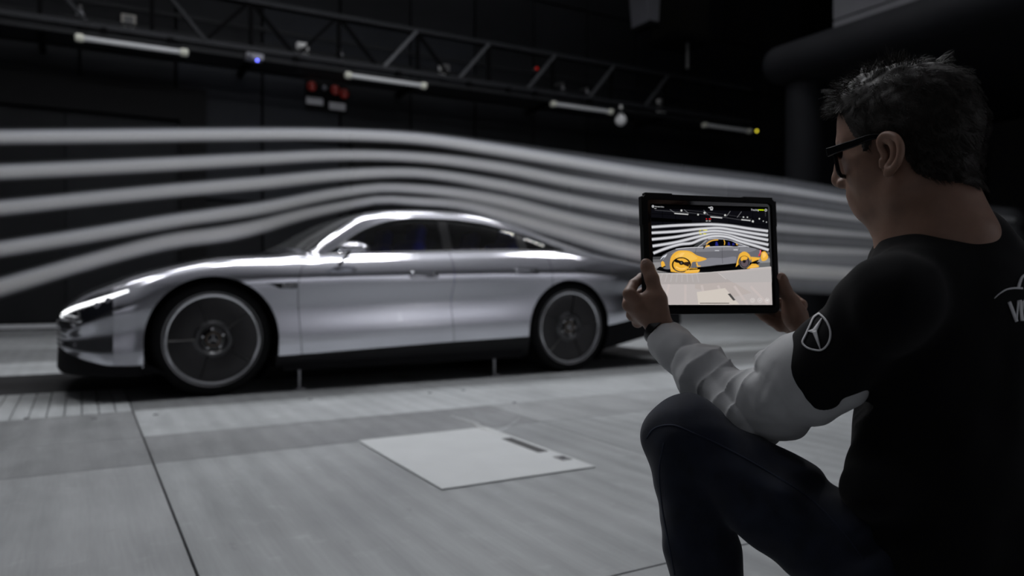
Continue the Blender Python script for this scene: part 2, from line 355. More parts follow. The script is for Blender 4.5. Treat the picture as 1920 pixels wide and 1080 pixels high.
wbox((832, 134), 8.5, 0.19, 0.25, 'small white box with dark top half behind the lattice', 2)
wbox((1240, 199), 8.5, 0.20, 0.30, 'dim small box on the wall above the yellow lights', 2)
# red emergency buttons on a box with two tags
p = PY(613, 176, 8.5); e = empty('emergency_panel', p); tag(e, 'black panel with three red buttons and two white tags below', 'control panel')
red = mat('button_red', (0.35, 0.02, 0.012), 0.3, coat=0.6); tagm = mat('tag_white', (0.38, 0.38, 0.4), 0.5, noise=(90, 0.6, (1, 1, 2)))
MB().box((0, 0.03, 0.0), (0.75, 0.06, 0.62)).build('back_plate', mat('panel_black', (0.003, 0.003, 0.0035), 0.7, spec=0.1), e)
for x, z in ((-0.29, 0.09), (0.14, 0.08), (0.31, 0.03)):
    o = MB().lathe([(0.0, -0.13), (0.05, -0.12), (0.08, -0.09), (0.09, -0.05), (0.06, -0.03), (0.06, 0.0)], 20, 'y').build('button', red, e, True); o.location = (x, 0, z)
MB().lathe([(0.0, -0.06), (0.04, -0.05), (0.05, 0)], 16, 'y', (-0.05, 0, 0.1)).build('indicator', mat('lens_grey', (0.1, 0.1, 0.12), 0.2), e, True)
for x, z in ((-0.23, -0.16), (0.19, -0.21)): MB().box((x, -0.01, z), (0.30, 0.02, 0.13)).build('tag_plate', tagm, e)
# cameras, small lamps, status lights
def cam_unit(uv, Y, lab, lens, led=None, s=1.0):
    p = PY(*uv, Y); e = empty('camera_unit', p); tag(e, lab, 'camera')
    MB().box((0, 0, 0), (0.26*s, 0.2, 0.09*s)).build('housing', mat('housing_grey', (0.2, 0.2, 0.22), 0.4), e)
    MB().lathe([(0.0, -0.16), (0.035, -0.16), (0.04, -0.1)], 16, 'y', (-0.08*s, 0, 0)).build('lens', mat('lens_grey', (0.1, 0.1, 0.12), 0.2), e, True)
    if led: MB().lathe([(0.0, -0.02), (0.014, -0.016), (0.02, 0.0), (0.014, 0.016), (0.0, 0.02)], 12, 'y', (0.03*s, -0.12, -0.07*s)).build('status_light', led, e, True)
cam_unit((476, 108), 7.4, 'grey camera under the catwalk with a blue status light', None, emat('led_blue', (0.12, 0.14, 1.0), 6.0))
cam_unit((1278, 228), 8.3, 'tiny dim camera on the wall with a yellow light', None, emat('led_yellow_dim', (0.75, 0.65, 0.05), 1.2), 0.7)
p = PY(1417, 246, 8.49); e = empty('signal_light', p); tag(e, 'single yellow signal light by the intake lip', 'signal light')
MB().lathe([(0.0, -0.05), (0.026, -0.045), (0.03, -0.03)], 14, 'y').build('lens', emat('led_yellow', (0.8, 0.68, 0.04), 2.2), e, True); MB().lathe([(0.034, -0.03), (0.034, 0.08)], 14, 'y', close=True).build('socket', greym, e)
p = PY(1005, 129, 8.5); e = empty('signal_light', p); tag(e, 'faint red signal light beside a catwalk brace', 'signal light')
MB().lathe([(0.0, -0.05), (0.026, -0.045), (0.03, -0.03)], 14, 'y').build('lens', emat('led_red', (0.5, 0.01, 0.005), 0.5), e, True); MB().lathe([(0.034, -0.03), (0.034, 0.08)], 14, 'y', close=True).build('socket', greym, e)
# hanging white globe lamp and spot lamps
p = PY(1164, 224, 7.5); e = empty('globe_lamp', p); tag(e, 'white pear-shaped globe lamp hanging from the catwalk', 'lamp')
MB().lathe([(0.0, -0.13), (0.05, -0.125), (0.105, -0.08), (0.125, -0.02), (0.11, 0.045), (0.06, 0.10), (0.035, 0.14)], 24).build('globe', mat('globe_white', (0.85, 0.85, 0.85), 0.3), e, True)
MB().tube([(0, 0, 0.13), (0, 0, 0.3)], 0.03, 10).build('stem', white_m, e, True)
def spot_lamp(uv, lab, s=1.0):
    p = PY(*uv, 8.2); e = empty('spot_lamp', p); tag(e, lab, 'lamp', 'spot lamps above the catwalk')
    MB().lathe([(0.0, -0.10*s), (0.08*s, -0.10*s), (0.09*s, -0.06*s), (0.06*s, 0.04*s), (0.03*s, 0.08*s)], 20).build('shade', mat('lamp_grey', (0.42, 0.42, 0.45), 0.25, 0.4), e, True)
    MB().tube([(0, 0, 0.07*s), (0, 0, 0.16*s), (0.02, 0.3, 0.2*s)], 0.025*s, 8).build('arm', greym, e, True)
spot_lamp((1055, 171), 'round grey spot lamp above the globe lamp'); spot_lamp((1101, 175), 'dim spot lamp just left of the globe lamp', 0.7)
spot_lamp((638, 104), 'small grey spot lamp behind the catwalk rail, over the red buttons', 0.8); spot_lamp((150, 28), 'dim spot lamp high up above the leftmost tube lamp', 0.9)
# ---- intake lip (collector) downstream on the right, X = 8
cm = mat('collector_black', (0.0048, 0.005, 0.006), 0.7, spec=0.06, noise=(3, 0.15, (1, 1, 1)))
co = empty('collector', (8.0, 0, 0)); tag(co, 'huge dark rounded intake lip behind the man', 'wind tunnel intake')
R = 0.27
def lip(path, name):
    MB().tube(path, R, 28).build(name, cm, co, True)
yy = [-7.5, -3, 0, 2.30]; ee = [(2.30+R*math.sin(t), R*math.cos(t)) for t in np.linspace(0, PI/2-0.02, 9)]
MB().tube([(0, y, 3.86) for y in yy]+[(0, y, 3.86) for y, r in ee[1:]], [R]*4+[r for y, r in ee[1:]], 28).build('top_lip', cm, co, True)
MB().tube([(0.25, 2.12, 3.62), (0.25, 2.12, 2.0), (0.25, 2.12, 0.05)], 0.25, 24).build('side_lip', cm, co, True)
MB().box2((0.25, 2.12, 0.02), (6, 2.37, 3.4)).build('side_wall', cm, co); MB().box2((0.0, -7.5, 3.6), (6, 2.37, 4.12)).build('top_wall', cm, co)
MB().box2((5.0, -7.5, 0.0), (5.2, 2.2, 3.5)).build('inner_screen', mat('collector_inner', (0.004, 0.004, 0.005), 0.9), co)
# pale wall block above the intake
pw = mat('pale_block', (0.11, 0.11, 0.12), 0.7, noise=(2, 0.1, (1, 1, 1)))
wp = MB().box2((10.06, -7.5, 4.12), (10.4, 3.0, 8.6)).build('wall_upper', mat('joint_black')) if False else None
wu = MB().box2((10.06, -7.5, 4.3), (10.4, 3.0, 8.6)).build('wall_upper', black_gap); tag(wu, 'pale grey panelled wall above the intake lip', None, None, 'structure')
for y0 in (-6.3, -4.75, -3.2, -1.65, -0.1, 1.45):
    for z0, z1 in ((4.3, 5.02), (5.05, 6.2), (6.23, 8.5)): MB().box2((10.0, y0+0.02, z0), (10.06, y0+1.53, z1)).build('wall_panel', pw, wu)
# hanging duct and box near the ceiling
p = PY(1205, 25, 6.0); e = empty('air_duct', (p[0], 6.0, p[2])); tag(e, 'pale grey duct end hanging from the ceiling beside a dark box', 'duct')
MB().add([(-0.18, -0.2, 1.2), (0.30, -0.2, 1.2), (0.30, 0.3, 1.2), (-0.18, 0.3, 1.2), (-0.02, -0.2, -0.2), (0.22, -0.2, -0.2), (0.22, 0.3, -0.2), (-0.02, 0.3, -0.2)],
         [(0, 1, 2, 3), (4, 7, 6, 5), (0, 4, 5, 1), (1, 5, 6, 2), (2, 6, 7, 3), (3, 7, 4, 0)]).build('duct_end', mat('duct_grey', (0.07, 0.07, 0.08), 0.6), e)
MB().box2((-0.02, -0.22, -0.27), (0.24, 0.32, -0.19)).build('duct_rim', dsteel, e)
p = PY(1300, 45, 6.3); e = empty('equipment_box', p); tag(e, 'dark brown box with a thin post below it, under the ceiling', 'equipment box')
bx = mat('box_brown', (0.006, 0.0057, 0.0045), 0.8, spec=0.1)
MB().box2((-0.40, 0, -0.2), (0.42, 0.8, 2.2)).build('box_body', bx, e); MB().box2((-0.46, -0.05, -0.32), (0.48, 0.85, -0.2)).build('box_rim', dsteel, e)
MB().tube([(0.03, 0.2, -0.32), (0.03, 0.2, -0.85)], 0.035, 12).build('post', mat('post_grey', (0.06, 0.06, 0.06), 0.5), e, True)
# ================================================================ the car: a surface S(u, v) lofted from section curves
YC = 0.90
car = empty('car', (1.4, YC, 0)); tag(car, 'low silver streamlined saloon car standing in the smoke streams', 'car')
ORG = np.array((1.4, YC, 0.0))
def wmax_nose(x): return 0.92*np.clip(1-(np.clip(-(x+0.41), 0, 0.475)/0.476)**2, 0, 1)**(1/3.5)
_wr = pchip([-0.41, 0, 2.8, 3.2, 3.6, 4.0, 4.14], [0.92, 0.925, 0.925, 0.912, 0.868, 0.80, 0.765])
def wmax(x): return np.where(x < -0.41, wmax_nose(x), _wr(x))
zs = pchip([-0.886, -0.86, -0.8, -0.7, -0.6, -0.41, 0.39, 0.57, 1.08, 1.73, 2.39, 3.19, 3.46, 4.14], [0.34, 0.31, 0.275, 0.238, 0.215, 0.212, 0.247, 0.253, 0.272, 0.295, 0.312, 0.378, 0.418, 0.53])
zsh = pchip([-0.886, -0.86, -0.6, -0.41, 0, 0.6, 1.7, 2.8, 3.2, 4.14], [0.40, 0.42, 0.55, 0.60, 0.715, 0.755, 0.785, 0.80, 0.785, 0.72])
zcr = pchip([-0.886, -0.86, -0.78, -0.7, -0.6, -0.49, -0.25, -0.03, 0.135, 0.58, 1.1, 2.25, 2.9, 3.4, 4.14], [0.45, 0.53, 0.585, 0.625, 0.663, 0.705, 0.803, 0.853, 0.868, 0.878, 0.895, 0.925, 0.932, 0.905, 0.83])
ztop = pchip([-0.886, -0.86, -0.82, -0.74, -0.65, -0.56, -0.45, -0.2, -0.03, 0.1, 0.3, 0.46, 0.6, 0.8, 1.0, 1.2, 1.4, 1.7, 1.9, 2.15, 2.45, 2.85, 3.15, 3.4, 3.7, 4.0, 4.14],
             [0.50, 0.575, 0.612, 0.672, 0.715, 0.752, 0.80, 0.87, 0.91, 0.932, 0.950, 0.962, 1.03, 1.14, 1.235, 1.303, 1.335, 1.35, 1.35, 1.336, 1.29, 1.185, 1.108, 1.036, 0.952, 0.88, 0.85])
zbelt = pchip([0.5, 0.64, 0.755, 1.22, 1.65, 2.05, 2.36, 2.6, 2.81, 3.1, 3.5, 4.14], [0.915, 0.928, 0.942, 0.964, 0.982, 1.0, 1.008, 1.006, 1.0, 0.975, 0.93, 0.838])
zdlo = pchip([0.5, 0.64, 0.78, 0.94, 1.06, 1.21, 1.34, 1.55, 1.78, 2.05, 2.28, 2.52, 2.69, 2.82, 3.1, 3.4, 4.14], [0.93, 0.938, 0.952, 1.049, 1.124, 1.185, 1.218, 1.24, 1.242, 1.222, 1.176, 1.11, 1.052, 1.012, 0.995, 0.955, 0.842])
wdlo = pchip([0.5, 0.64, 0.8, 0.94, 1.06, 1.34, 1.7, 2.05, 2.28, 2.52, 2.69, 2.82, 3.1, 3.4, 4.14], [0.78, 0.785, 0.775, 0.745, 0.72, 0.682, 0.670, 0.680, 0.703, 0.736, 0.765, 0.778, 0.75, 0.69, 0.58])
zrail = pchip([0.46, 0.6, 0.66, 0.8, 0.98, 1.06, 1.2, 1.4, 1.7, 2.0, 2.3, 2.6, 2.81, 3.1, 3.4, 3.7, 4.14], [0.94, 0.948, 0.958, 1.06, 1.186, 1.236, 1.277, 1.298, 1.308, 1.304, 1.262, 1.185, 1.122, 1.042, 0.978, 0.91, 0.845])
wrail = pchip([0.46, 0.6, 0.66, 0.8, 0.98, 1.06, 1.2, 1.7, 2.3, 2.8, 3.4, 4.14], [0.70, 0.745, 0.76, 0.722, 0.665, 0.642, 0.612, 0.588, 0.572, 0.54, 0.50, 0.42])
NU, NV = 520, 226
_s = np.linspace(0, 1, NU)
US = np.unique(np.r_[-0.886+0.30*(np.linspace(0, 1, 130)**2.2), np.linspace(-0.58, 4.14, 420)]); NU = len(US)
VS = np.linspace(0, 9, NV)
def _sections():
    x = US; W = wmax(x); f = W/0.925; a = zs(x); c = zsh(x); cr = zcr(x); t = ztop(x)
    nose = np.clip((-0.35-x)/0.3, 0, 1); cab = np.clip((x-0.44)/0.22, 0, 1); cab = cab*cab*(3-2*cab)
    wheel = np.exp(-((x)/0.5)**2)+np.exp(-((x-2.8)/0.5)**2); tuck = 0.019*(1-np.clip(wheel, 0, 1))
    w = np.zeros((NU, 10)); z = np.zeros((NU, 10))
    w[:, 0] = W-0.016*f; z[:, 0] = a
    w[:, 1] = W-0.002; z[:, 1] = a+0.26*(c-a)
    w[:, 2] = W-tuck; z[:, 2] = a+0.62*(c-a)
    w[:, 3] = W; z[:, 3] = c
    w[:, 4] = W-(0.055+0.03*nose)*f; z[:, 4] = cr
    hw = [0.80, 0.62, 0.45]; hz = [0.55, 0.82, 0.94]
    for k, (zz, ww) in enumerate(((zbelt(x), W-0.118), (zdlo(x), np.minimum(wdlo(x), W-0.13)), (zrail(x), np.minimum(wrail(x), W-0.16)))):
        zh = cr+(t-cr)*hz[k]; wh = hw[k]*f
        w[:, 5+k] = wh*(1-cab)+ww*cab; z[:, 5+k] = zh*(1-cab)+zz*cab
    w[:, 8] = np.where(True, 0.30*f, 0); z[:, 8] = t-(t-z[:, 7])*0.16
    w[:, 9] = 0; z[:, 9] = t
    for k in range(1, 10): z[:, k] = np.maximum(z[:, k], z[:, k-1]+0.0015)
    return w, z
_w, _z = _sections()
def _interp_v(A):
    h = 1.0; d = np.diff(A, axis=1); m = np.zeros_like(A); m[:, 0] = d[:, 0]; m[:, -1] = 0
    p = d[:, :-1]*d[:, 1:]; m[:, 1:-1] = np.where(p > 0, 2*p/np.where(np.abs(d[:, :-1]+d[:, 1:]) < 1e-9, 1e-9, d[:, :-1]+d[:, 1:]), 0)
    return m
def _eval(A, m):
    i = np.clip(VS.astype(int), 0, 8); t = (VS-i)[None, :]
    return (2*t**3-3*t**2+1)*A[:, i]+(t**3-2*t**2+t)*m[:, i]+(-2*t**3+3*t**2)*A[:, i+1]+(t**3-t**2)*m[:, i+1]
mw = _interp_v(_w); mz = _interp_v(_z)
mw[:, 9] = _w[:, 9]-_w[:, 8]
GW, GZ = _eval(_w, mw), _eval(_z, mz)
def _smooth(G, it, axis):
    for _ in range(it):
        H = G.copy()
        if axis == 1: H[:, 1:-1] = 0.25*G[:, :-2]+0.5*G[:, 1:-1]+0.25*G[:, 2:]
        else: H[40:-1] = 0.25*G[39:-2]+0.5*G[40:-1]+0.25*G[41:]
        G = H
    return G
for ax, it in ((1, 26), (0, 12)): GW = _smooth(GW, it, ax); GZ = _smooth(GZ, it, ax)
GW[:, -1] = 0
def S(u, v, side=-1, off=0.0):
    u = np.clip(np.asarray(u, float), US[0], US[-1]); v = np.clip(np.asarray(v, float), 0, 9)
    i = np.clip(np.searchsorted(US, u)-1, 0, NU-2); fu = (u-US[i])/(US[i+1]-US[i])
    fv = v/9*(NV-1); j = np.clip(fv.astype(int), 0, NV-2); fv = fv-j
    def g(G): return (G[i, j]*(1-fu)+G[i+1, j]*fu)*(1-fv)+(G[i, j+1]*(1-fu)+G[i+1, j+1]*fu)*fv
    P = np.stack([u, YC+side*g(GW), g(GZ)], -1)
    if np.any(off):
        e = 0.006
        du = S(u+e, v, side)-S(u-e, v, side); dv = S(u, v+0.06, side)-S(u, v-0.06, side)
        n = np.cross(du, dv)*(-side if True else 1); n /= np.linalg.norm(n, axis=-1)[..., None]+1e-12
        P = P + n*np.asarray(off)[..., None] if np.ndim(off) else P+n*off
    return P
def v_at(u, z):
    """v of height z on the section at u"""
    col = S(np.full(NV, u), VS)[:, 2]; return float(np.interp(z, col, VS))
FA, RA = (0.0, 0.374, 0.413), (2.79, 0.366, 0.402)
def arch_z(u, A):
    d = A[2]**2-(u-A[0])**2; return A[1]+math.sqrt(d) if d > 0 else -1
def paint_mat():
    m = bpy.data.materials.new('silver_paint'); m.use_nodes = True; nt = m.node_tree; nt.nodes.clear()
    def gl(col, r):
        g = nt.nodes.new('ShaderNodeBsdfAnisotropic'); g.distribution = 'BECKMANN'; g.inputs['Color'].default_value = (*col, 1); g.inputs['Roughness'].default_value = r; g.inputs['Anisotropy'].default_value = 0; return g
    a, b = gl((0.62, 0.625, 0.675), 0.19), gl((1, 1, 1), 0.03)
    df = nt.nodes.new('ShaderNodeBsdfDiffuse'); df.inputs[0].default_value = (0.30, 0.305, 0.33, 1); m1 = nt.nodes.new('ShaderNodeMixShader'); m1.inputs[0].default_value = 0.14
    fr = nt.nodes.new('ShaderNodeFresnel'); fr.inputs[0].default_value = 1.3; m2 = nt.nodes.new('ShaderNodeMixShader'); o = nt.nodes.new('ShaderNodeOutputMaterial')
    n = nt.nodes.new('ShaderNodeTexNoise'); n.inputs['Scale'].default_value = 900; bp = nt.nodes.new('ShaderNodeBump'); bp.inputs['Strength'].default_value = 0.015; bp.inputs['Distance'].default_value = 0.001
    nt.links.new(n.outputs['Fac'], bp.inputs['Height']); nt.links.new(bp.outputs[0], a.inputs['Normal'])
    nt.links.new(a.outputs[0], m1.inputs[1]); nt.links.new(df.outputs[0], m1.inputs[2]); nt.links.new(fr.outputs[0], m2.inputs[0]); nt.links.new(m1.outputs[0], m2.inputs[1]); nt.links.new(b.outputs[0], m2.inputs[2]); nt.links.new(m2.outputs[0], o.inputs[0]); return m
paint = paint_mat()
gloss_black = mat('gloss_black', (0.006, 0.006, 0.007), 0.12, spec=0.5, coat=0.5); matt_black = mat('matt_black', (0.006, 0.006, 0.007), 0.7, spec=0.12); sill_black = mat('sill_black', (0.006, 0.006, 0.007), 0.4, spec=0.2)
rubber = mat('rubber', (0.007, 0.007, 0.0075), 0.8, spec=0.15); chrome = mat('chrome', (0.75, 0.75, 0.77), 0.12, 1.0); seam_m = mat('seam_black', (0.004, 0.004, 0.004), 0.8)
class Patch:
    def __init__(s): s.v = []; s.f = []
    def grid(s, P, flip=False):
        n, m = P.shape[:2]; k = len(s.v); s.v += [tuple(p-ORG) for p in P.reshape(-1, 3)]
        for i in range(n-1):
            for j in range(m-1):
                q = (k+i*m+j, k+(i+1)*m+j, k+(i+1)*m+j+1, k+i*m+j+1); s.f.append(q[::-1] if flip else q)
    def cols(s, us, v0, v1, nv, sides=(-1, 1), off=0.0):
        us = np.asarray(us); t = np.linspace(0, 1, nv); U = np.repeat(us[:, None], nv, 1)
        a = np.array([v0(u) for u in us]); b = np.array([v1(u) for u in us]); V = a[:, None]+(b-a)[:, None]*t
        for sd in sides: s.grid(S(U, V, sd, off), sd > 0)
        return s
    def rows(s, vs, u0, u1, nu, sides=(-1, 1), off=0.0):
        vs = np.asarray(vs); t = np.linspace(0, 1, nu); V = np.repeat(vs[None, :], nu, 0)
        a = np.array([u0(v) for v in vs]); b = np.array([u1(v) for v in vs]); U = a[None, :]+(b-a)[None, :]*t[:, None]
        for sd in sides: s.grid(S(U, V, sd, off), sd > 0)
        return s
    def build(s, name, m, parent=car, thick=0.016, offs=-1):
        o = mesh(name, s.v, s.f, m, parent, False)
        bm = bmesh.new(); bm.from_mesh(o.data); bmesh.ops.remove_doubles(bm, verts=bm.verts, dist=0.0006)
        bmesh.ops.dissolve_degenerate(bm, edges=bm.edges, dist=0.0002); bm.to_mesh(o.data); bm.free()
        o.data.polygons.foreach_set('use_smooth', [True]*len(o.data.polygons))
        if thick:
            sd = o.modifiers.new('shell', 'SOLIDIFY'); sd.thickness = thick; sd.offset = offs; sd.use_even_offset = False; es = o.modifiers.new('edges', 'EDGE_SPLIT'); es.split_angle = math.radians(50)
            try: o.data.set_sharp_from_angle(angle=math.radians(55))
            except Exception: pass
        return o
G = 0.0022
# seam curves (height -> length position)
doorF = pchip([0.2, 0.251, 0.513, 0.682, 0.792, 0.88, 0.93, 1.0], [0.575, 0.570, 0.549, 0.541, 0.553, 0.600, 0.672, 0.73])
doorB = pchip([0.2, 0.30, 0.407, 0.594, 0.756, 0.98, 1.05], [1.728, 1.724, 1.712, 1.700, 1.720, 1.726, 1.726])
def doorR(z): return 2.605
def u_on(v, curve, u_guess):
    u = u_guess
    for _ in range(12): u = float(curve(S(u, v)[2]))
    return u
seamz = pchip([-0.886, -0.86, -0.80, -0.70, -0.60, -0.487, -0.40, -0.286, -0.235], [0.47, 0.545, 0.592, 0.632, 0.668, 0.705, 0.722, 0.731, 0.722])
def seam_v(u): return v_at(u, seamz(u))
def hood_lo(u):
    if u < -0.235: return v_at(u, seamz(u)+G)
    if u < 0.30: return max(v_at(u, arch_z(u, FA)), VTOP+0.02 if u > 0 else 0)
    return VTOP+0.02
VTOP = v_at(0.35, 0.735)
# --- hood (clamshell over both front wheels)
us = np.r_[-0.886+0.25*np.linspace(0, 1, 40)**2, np.linspace(-0.63, -0.245, 28), np.linspace(-0.235, 0.195, 40), np.linspace(0.21, 0.50, 20)]
hood = Patch(); hood.cols(us, hood_lo, lambda u: 9.0, 60)
vlo = hood_lo(0.50); vs = np.linspace(vlo, 9, 60)
cowl = pchip([5.2, 6, 7, 8, 9], [0.66, 0.66, 0.645, 0.57, 0.502])
def hood_back(v):
    if v < 5.2: return max(0.501, u_on(v, doorF, 0.55)-G) if v < 5 else 0.66
    return float(cowl(v))
hood.rows(vs, lambda v: 0.50, hood_back, 14)
hood.build('hood', paint)
# --- front bumper sides and front fascia
def bump_lo(u): return 0.0 if u < -FA[2] else v_at(u, arch_z(u, FA))
for sd in (-1, 1):
    bs = Patch(); bs.cols(np.linspace(-0.578, -FA[2], 14), lambda u: 0.0, lambda u: v_at(u, FA[1]), 16, (sd,)); bs.cols(np.linspace(-0.578, -FA[2], 14), lambda u: v_at(u, FA[1]), seam_v, 24, (sd,)); bs.cols(-FA[2]+(FA[2]-0.237)*np.linspace(0, 1, 26)**2, lambda u: v_at(u, max(FA[1], arch_z(u, FA))), seam_v, 24, (sd,))
    bs.build('front_wing', paint)
hl_lo = pchip([-0.886, -0.87, -0.80, -0.77, -0.72, -0.66, -0.58, -0.52, -0.483], [0.452, 0.50, 0.492, 0.488, 0.503, 0.536, 0.58, 0.63, 0.69])
fx = Patch(); fx.cols(-0.886+(0.886-0.579)*np.linspace(0, 1, 60)**2.2, lambda u: 0.0, lambda u: v_at(u, min(hl_lo(u), seamz(u))-0.002) if u > -0.884 else v_at(u, 0.45), 36)
fx.build('front_fascia', paint)
# --- lower rear part of the front wing
def lw_u0(v):
    for u in np.linspace(0.12, 0.43, 156):
        z = S(u, v)[2]
        if z < FA[1]: 
            if u >= FA[2]: return u
        elif (u-FA[0])**2+(z-FA[1])**2 >= FA[2]**2: return u
    return 0.42
vtop = VTOP
for sd in (-1, 1):
    lw = Patch(); lw.rows(np.linspace(0, vtop, 44), lw_u0, lambda v: u_on(v, doorF, 0.55)-G, 14, (sd,)); lw.build('lower_wing', paint)
# --- doors
fd = Patch(); fd.rows(np.linspace(0, 4.97, 60), lambda v: u_on(v, doorF, 0.55)+G, lambda v: u_on(v, doorB, 1.7)-G, 40, (-1,)); front_door = fd.build('door', paint)
fd = Patch(); fd.rows(np.linspace(0, 4.97, 60), lambda v: u_on(v, doorF, 0.55)+G, lambda v: u_on(v, doorB, 1.7)-G, 40, (1,)); front_door_far = fd.build('door', paint)
def rd_u1(v):
    for u in np.linspace(2.30, 2.60, 200):
        z = S(u, v)[2]
        if z < RA[1]:
            if u >= RA[0]-RA[2]: return u
        elif (u-RA[0])**2+(z-RA[1])**2 <= RA[2]**2: return u
    return 2.605-G
rds = []
for sd in (-1, 1):
    rd = Patch(); rd.rows(np.linspace(0, 4.97, 60), lambda v: u_on(v, doorB, 1.7)+G, rd_u1, 40, (sd,)); rds.append(rd.build('door', paint))
# --- rear quarters, tail
def q_lo(u):
    if u < RA[0]+RA[2]: return v_at(u, max(RA[1], arch_z(u, RA)))
    return 0.0
a1 = RA[0]-math.sqrt(RA[2]**2-(0.70-RA[1])**2)
qt = Patch(); qt.cols(np.r_[np.linspace(2.605+G, 2.815, 26)], q_lo, lambda u: 4.97, 40)
ar = RA[0]+RA[2]; u2 = 2.815+(ar-2.815)*np.sin(np.linspace(0, PI/2, 40))
u3 = np.r_[np.linspace(ar, 4.10, 40), 4.12, 4.13, 4.14]; vm0 = v_at(ar, RA[1]+0.002)
q_lo2 = lambda u: max(vm0, q_lo(u)) if u < ar else vm0
qt.cols(u2, q_lo2, lambda u: 4.97, 40); qt.cols(u2, lambda u: 4.97, lambda u: 9.0, 34)
qt.cols(u3, lambda u: vm0, lambda u: 4.97, 40); qt.cols(u3, lambda u: 4.97, lambda u: 9.0, 34); qt.cols(u3, lambda u: 0.0, lambda u: vm0, 4)
qt.build('rear_quarter', paint)
tailP = S(np.full(60, 4.14), np.linspace(0, 9, 60), -1); tailQ = S(np.full(60, 4.14), np.linspace(9, 0, 60), 1)
mesh('tail_panel', [tuple(p-ORG) for p in np.r_[tailP, tailQ]], [tuple(range(120))], gloss_black, car)
tl = [S(4.139, v, -1)-ORG for v in np.linspace(3.6, 9, 30)]+[S(4.139, v, 1)-ORG for v in np.linspace(9, 3.6, 30)]
MB().tube([p+np.array((0.006, 0, -0.03)) for p in tl], 0.012, 8).build('tail_light', mat('tail_red', (0.4, 0.01, 0.01), 0.2, emit=(1, 0.02, 0.02), estr=0.6), car, True)
# --- roof with pillars
wst = pchip([7, 7.6, 8.3, 9], [1.085, 1.17, 1.26, 1.30])
rf = Patch(); rf.rows(np.linspace(6.03, 7.0, 12), lambda v: 0.665+0.03*(7-v), lambda v: 2.812, 110)
rf.rows(np.linspace(7.0, 9, 34), lambda v: float(wst(v)), lambda v: 2.812, 110)
rf.build('roof', paint)
hl_ = Patch(); hl_.rows(np.linspace(5.95, 9, 26), lambda v: max(0.86, float(wst(min(9, max(7, v))))-0.25), lambda v: 2.86, 60, off=-0.022); hl_.build('headliner', mat('headliner_black', (0.005, 0.005, 0.006), 0.9, spec=0.05), thick=0.004)
# --- glass
def glass_mat(name, tint, alpha, rough=0.02):
    m = bpy.data.materials.new(name); m.use_nodes = True; nt = m.node_tree; nt.nodes.clear()
    t = nt.nodes.new('ShaderNodeBsdfTransparent'); t.inputs[0].default_value = (*tint, 1)
    g = nt.nodes.new('ShaderNodeBsdfGlossy'); g.inputs['Roughness'].default_value = rough; g.inputs[0].default_value = (1, 1, 1, 1)
    f = nt.nodes.new('ShaderNodeFresnel'); f.inputs[0].default_value = alpha
    x = nt.nodes.new('ShaderNodeMixShader'); o = nt.nodes.new('ShaderNodeOutputMaterial')
    nt.links.new(f.outputs[0], x.inputs[0]); nt.links.new(t.outputs[0], x.inputs[1]); nt.links.new(g.outputs[0], x.inputs[2]); nt.links.new(x.outputs[0], o.inputs[0])
    return m
glass = glass_mat('window_glass', (0.5, 0.51, 0.55), 1.4); wsg = glass_mat('windshield_glass', (0.10, 0.105, 0.11), 1.7, 0.06)
_nt = wsg.node_tree; _df = _nt.nodes.new('ShaderNodeBsdfDiffuse'); _df.inputs[0].default_value = (0.3, 0.31, 0.32, 1); _mx = _nt.nodes.new('ShaderNodeMixShader'); _mx.inputs[0].default_value = 0.10
_ou = [n for n in _nt.nodes if n.type == 'OUTPUT_MATERIAL'][0]; _src = _ou.inputs[0].links[0].from_socket; _nt.links.new(_src, _mx.inputs[1]); _nt.links.new(_df.outputs[0], _mx.inputs[2]); _nt.links.new(_mx.outputs[0], _ou.inputs[0])
ws = Patch(); ws.rows(np.linspace(7.0, 9, 34), lambda v: float(cowl(v))+0.012, lambda v: float(wst(v))-0.006, 40, off=-0.003); ws.build('windshield', wsg, thick=0)
for sd in (-1, 1):
    fr = Patch(); fr.rows(np.linspace(6.955, 7.01, 3), lambda v: 0.655, lambda v: 1.085, 40, (sd,), off=0.004); fr.build('windshield_trim', chrome, thick=0.004)
for sd in (-1, 1):
    wn = Patch(); wn.cols(np.linspace(0.78, 1.70, 40), lambda u: 4.93, lambda u: 6.08, 14, (sd,), off=-0.006); wn.build('window', glass, thick=0)
    wn = Patch(); wn.cols(np.linspace(1.75, 2.83, 40), lambda u: 4.93, lambda u: 6.08, 14, (sd,), off=-0.006); wn.build('window', glass, thick=0)
    pl = Patch(); pl.cols(np.linspace(1.685, 1.765, 5), lambda u: 4.93, lambda u: 6.08, 14, (sd,), off=-0.003); pl.build('pillar', sill_black, thick=0.01)
    pl = Patch(); pl.cols(np.linspace(2.36, 2.44, 5), lambda u: 4.93, lambda u: 6.08, 14, (sd,), off=-0.003); pl.build('quarter_pillar', sill_black, thick=0.01)
    tr = [S(u, 4.98, sd, 0.002)-ORG for u in np.linspace(0.72, 2.78, 90)]
    MB().tube(tr, 0.0075, 8).build('belt_trim', chrome, car, True)
    tr = [S(u, 6.03, sd, 0.0)-ORG for u in np.linspace(0.72, 2.80, 90)]
    MB().tube(tr, 0.008, 8).build('window_seal', gloss_black, car, True)
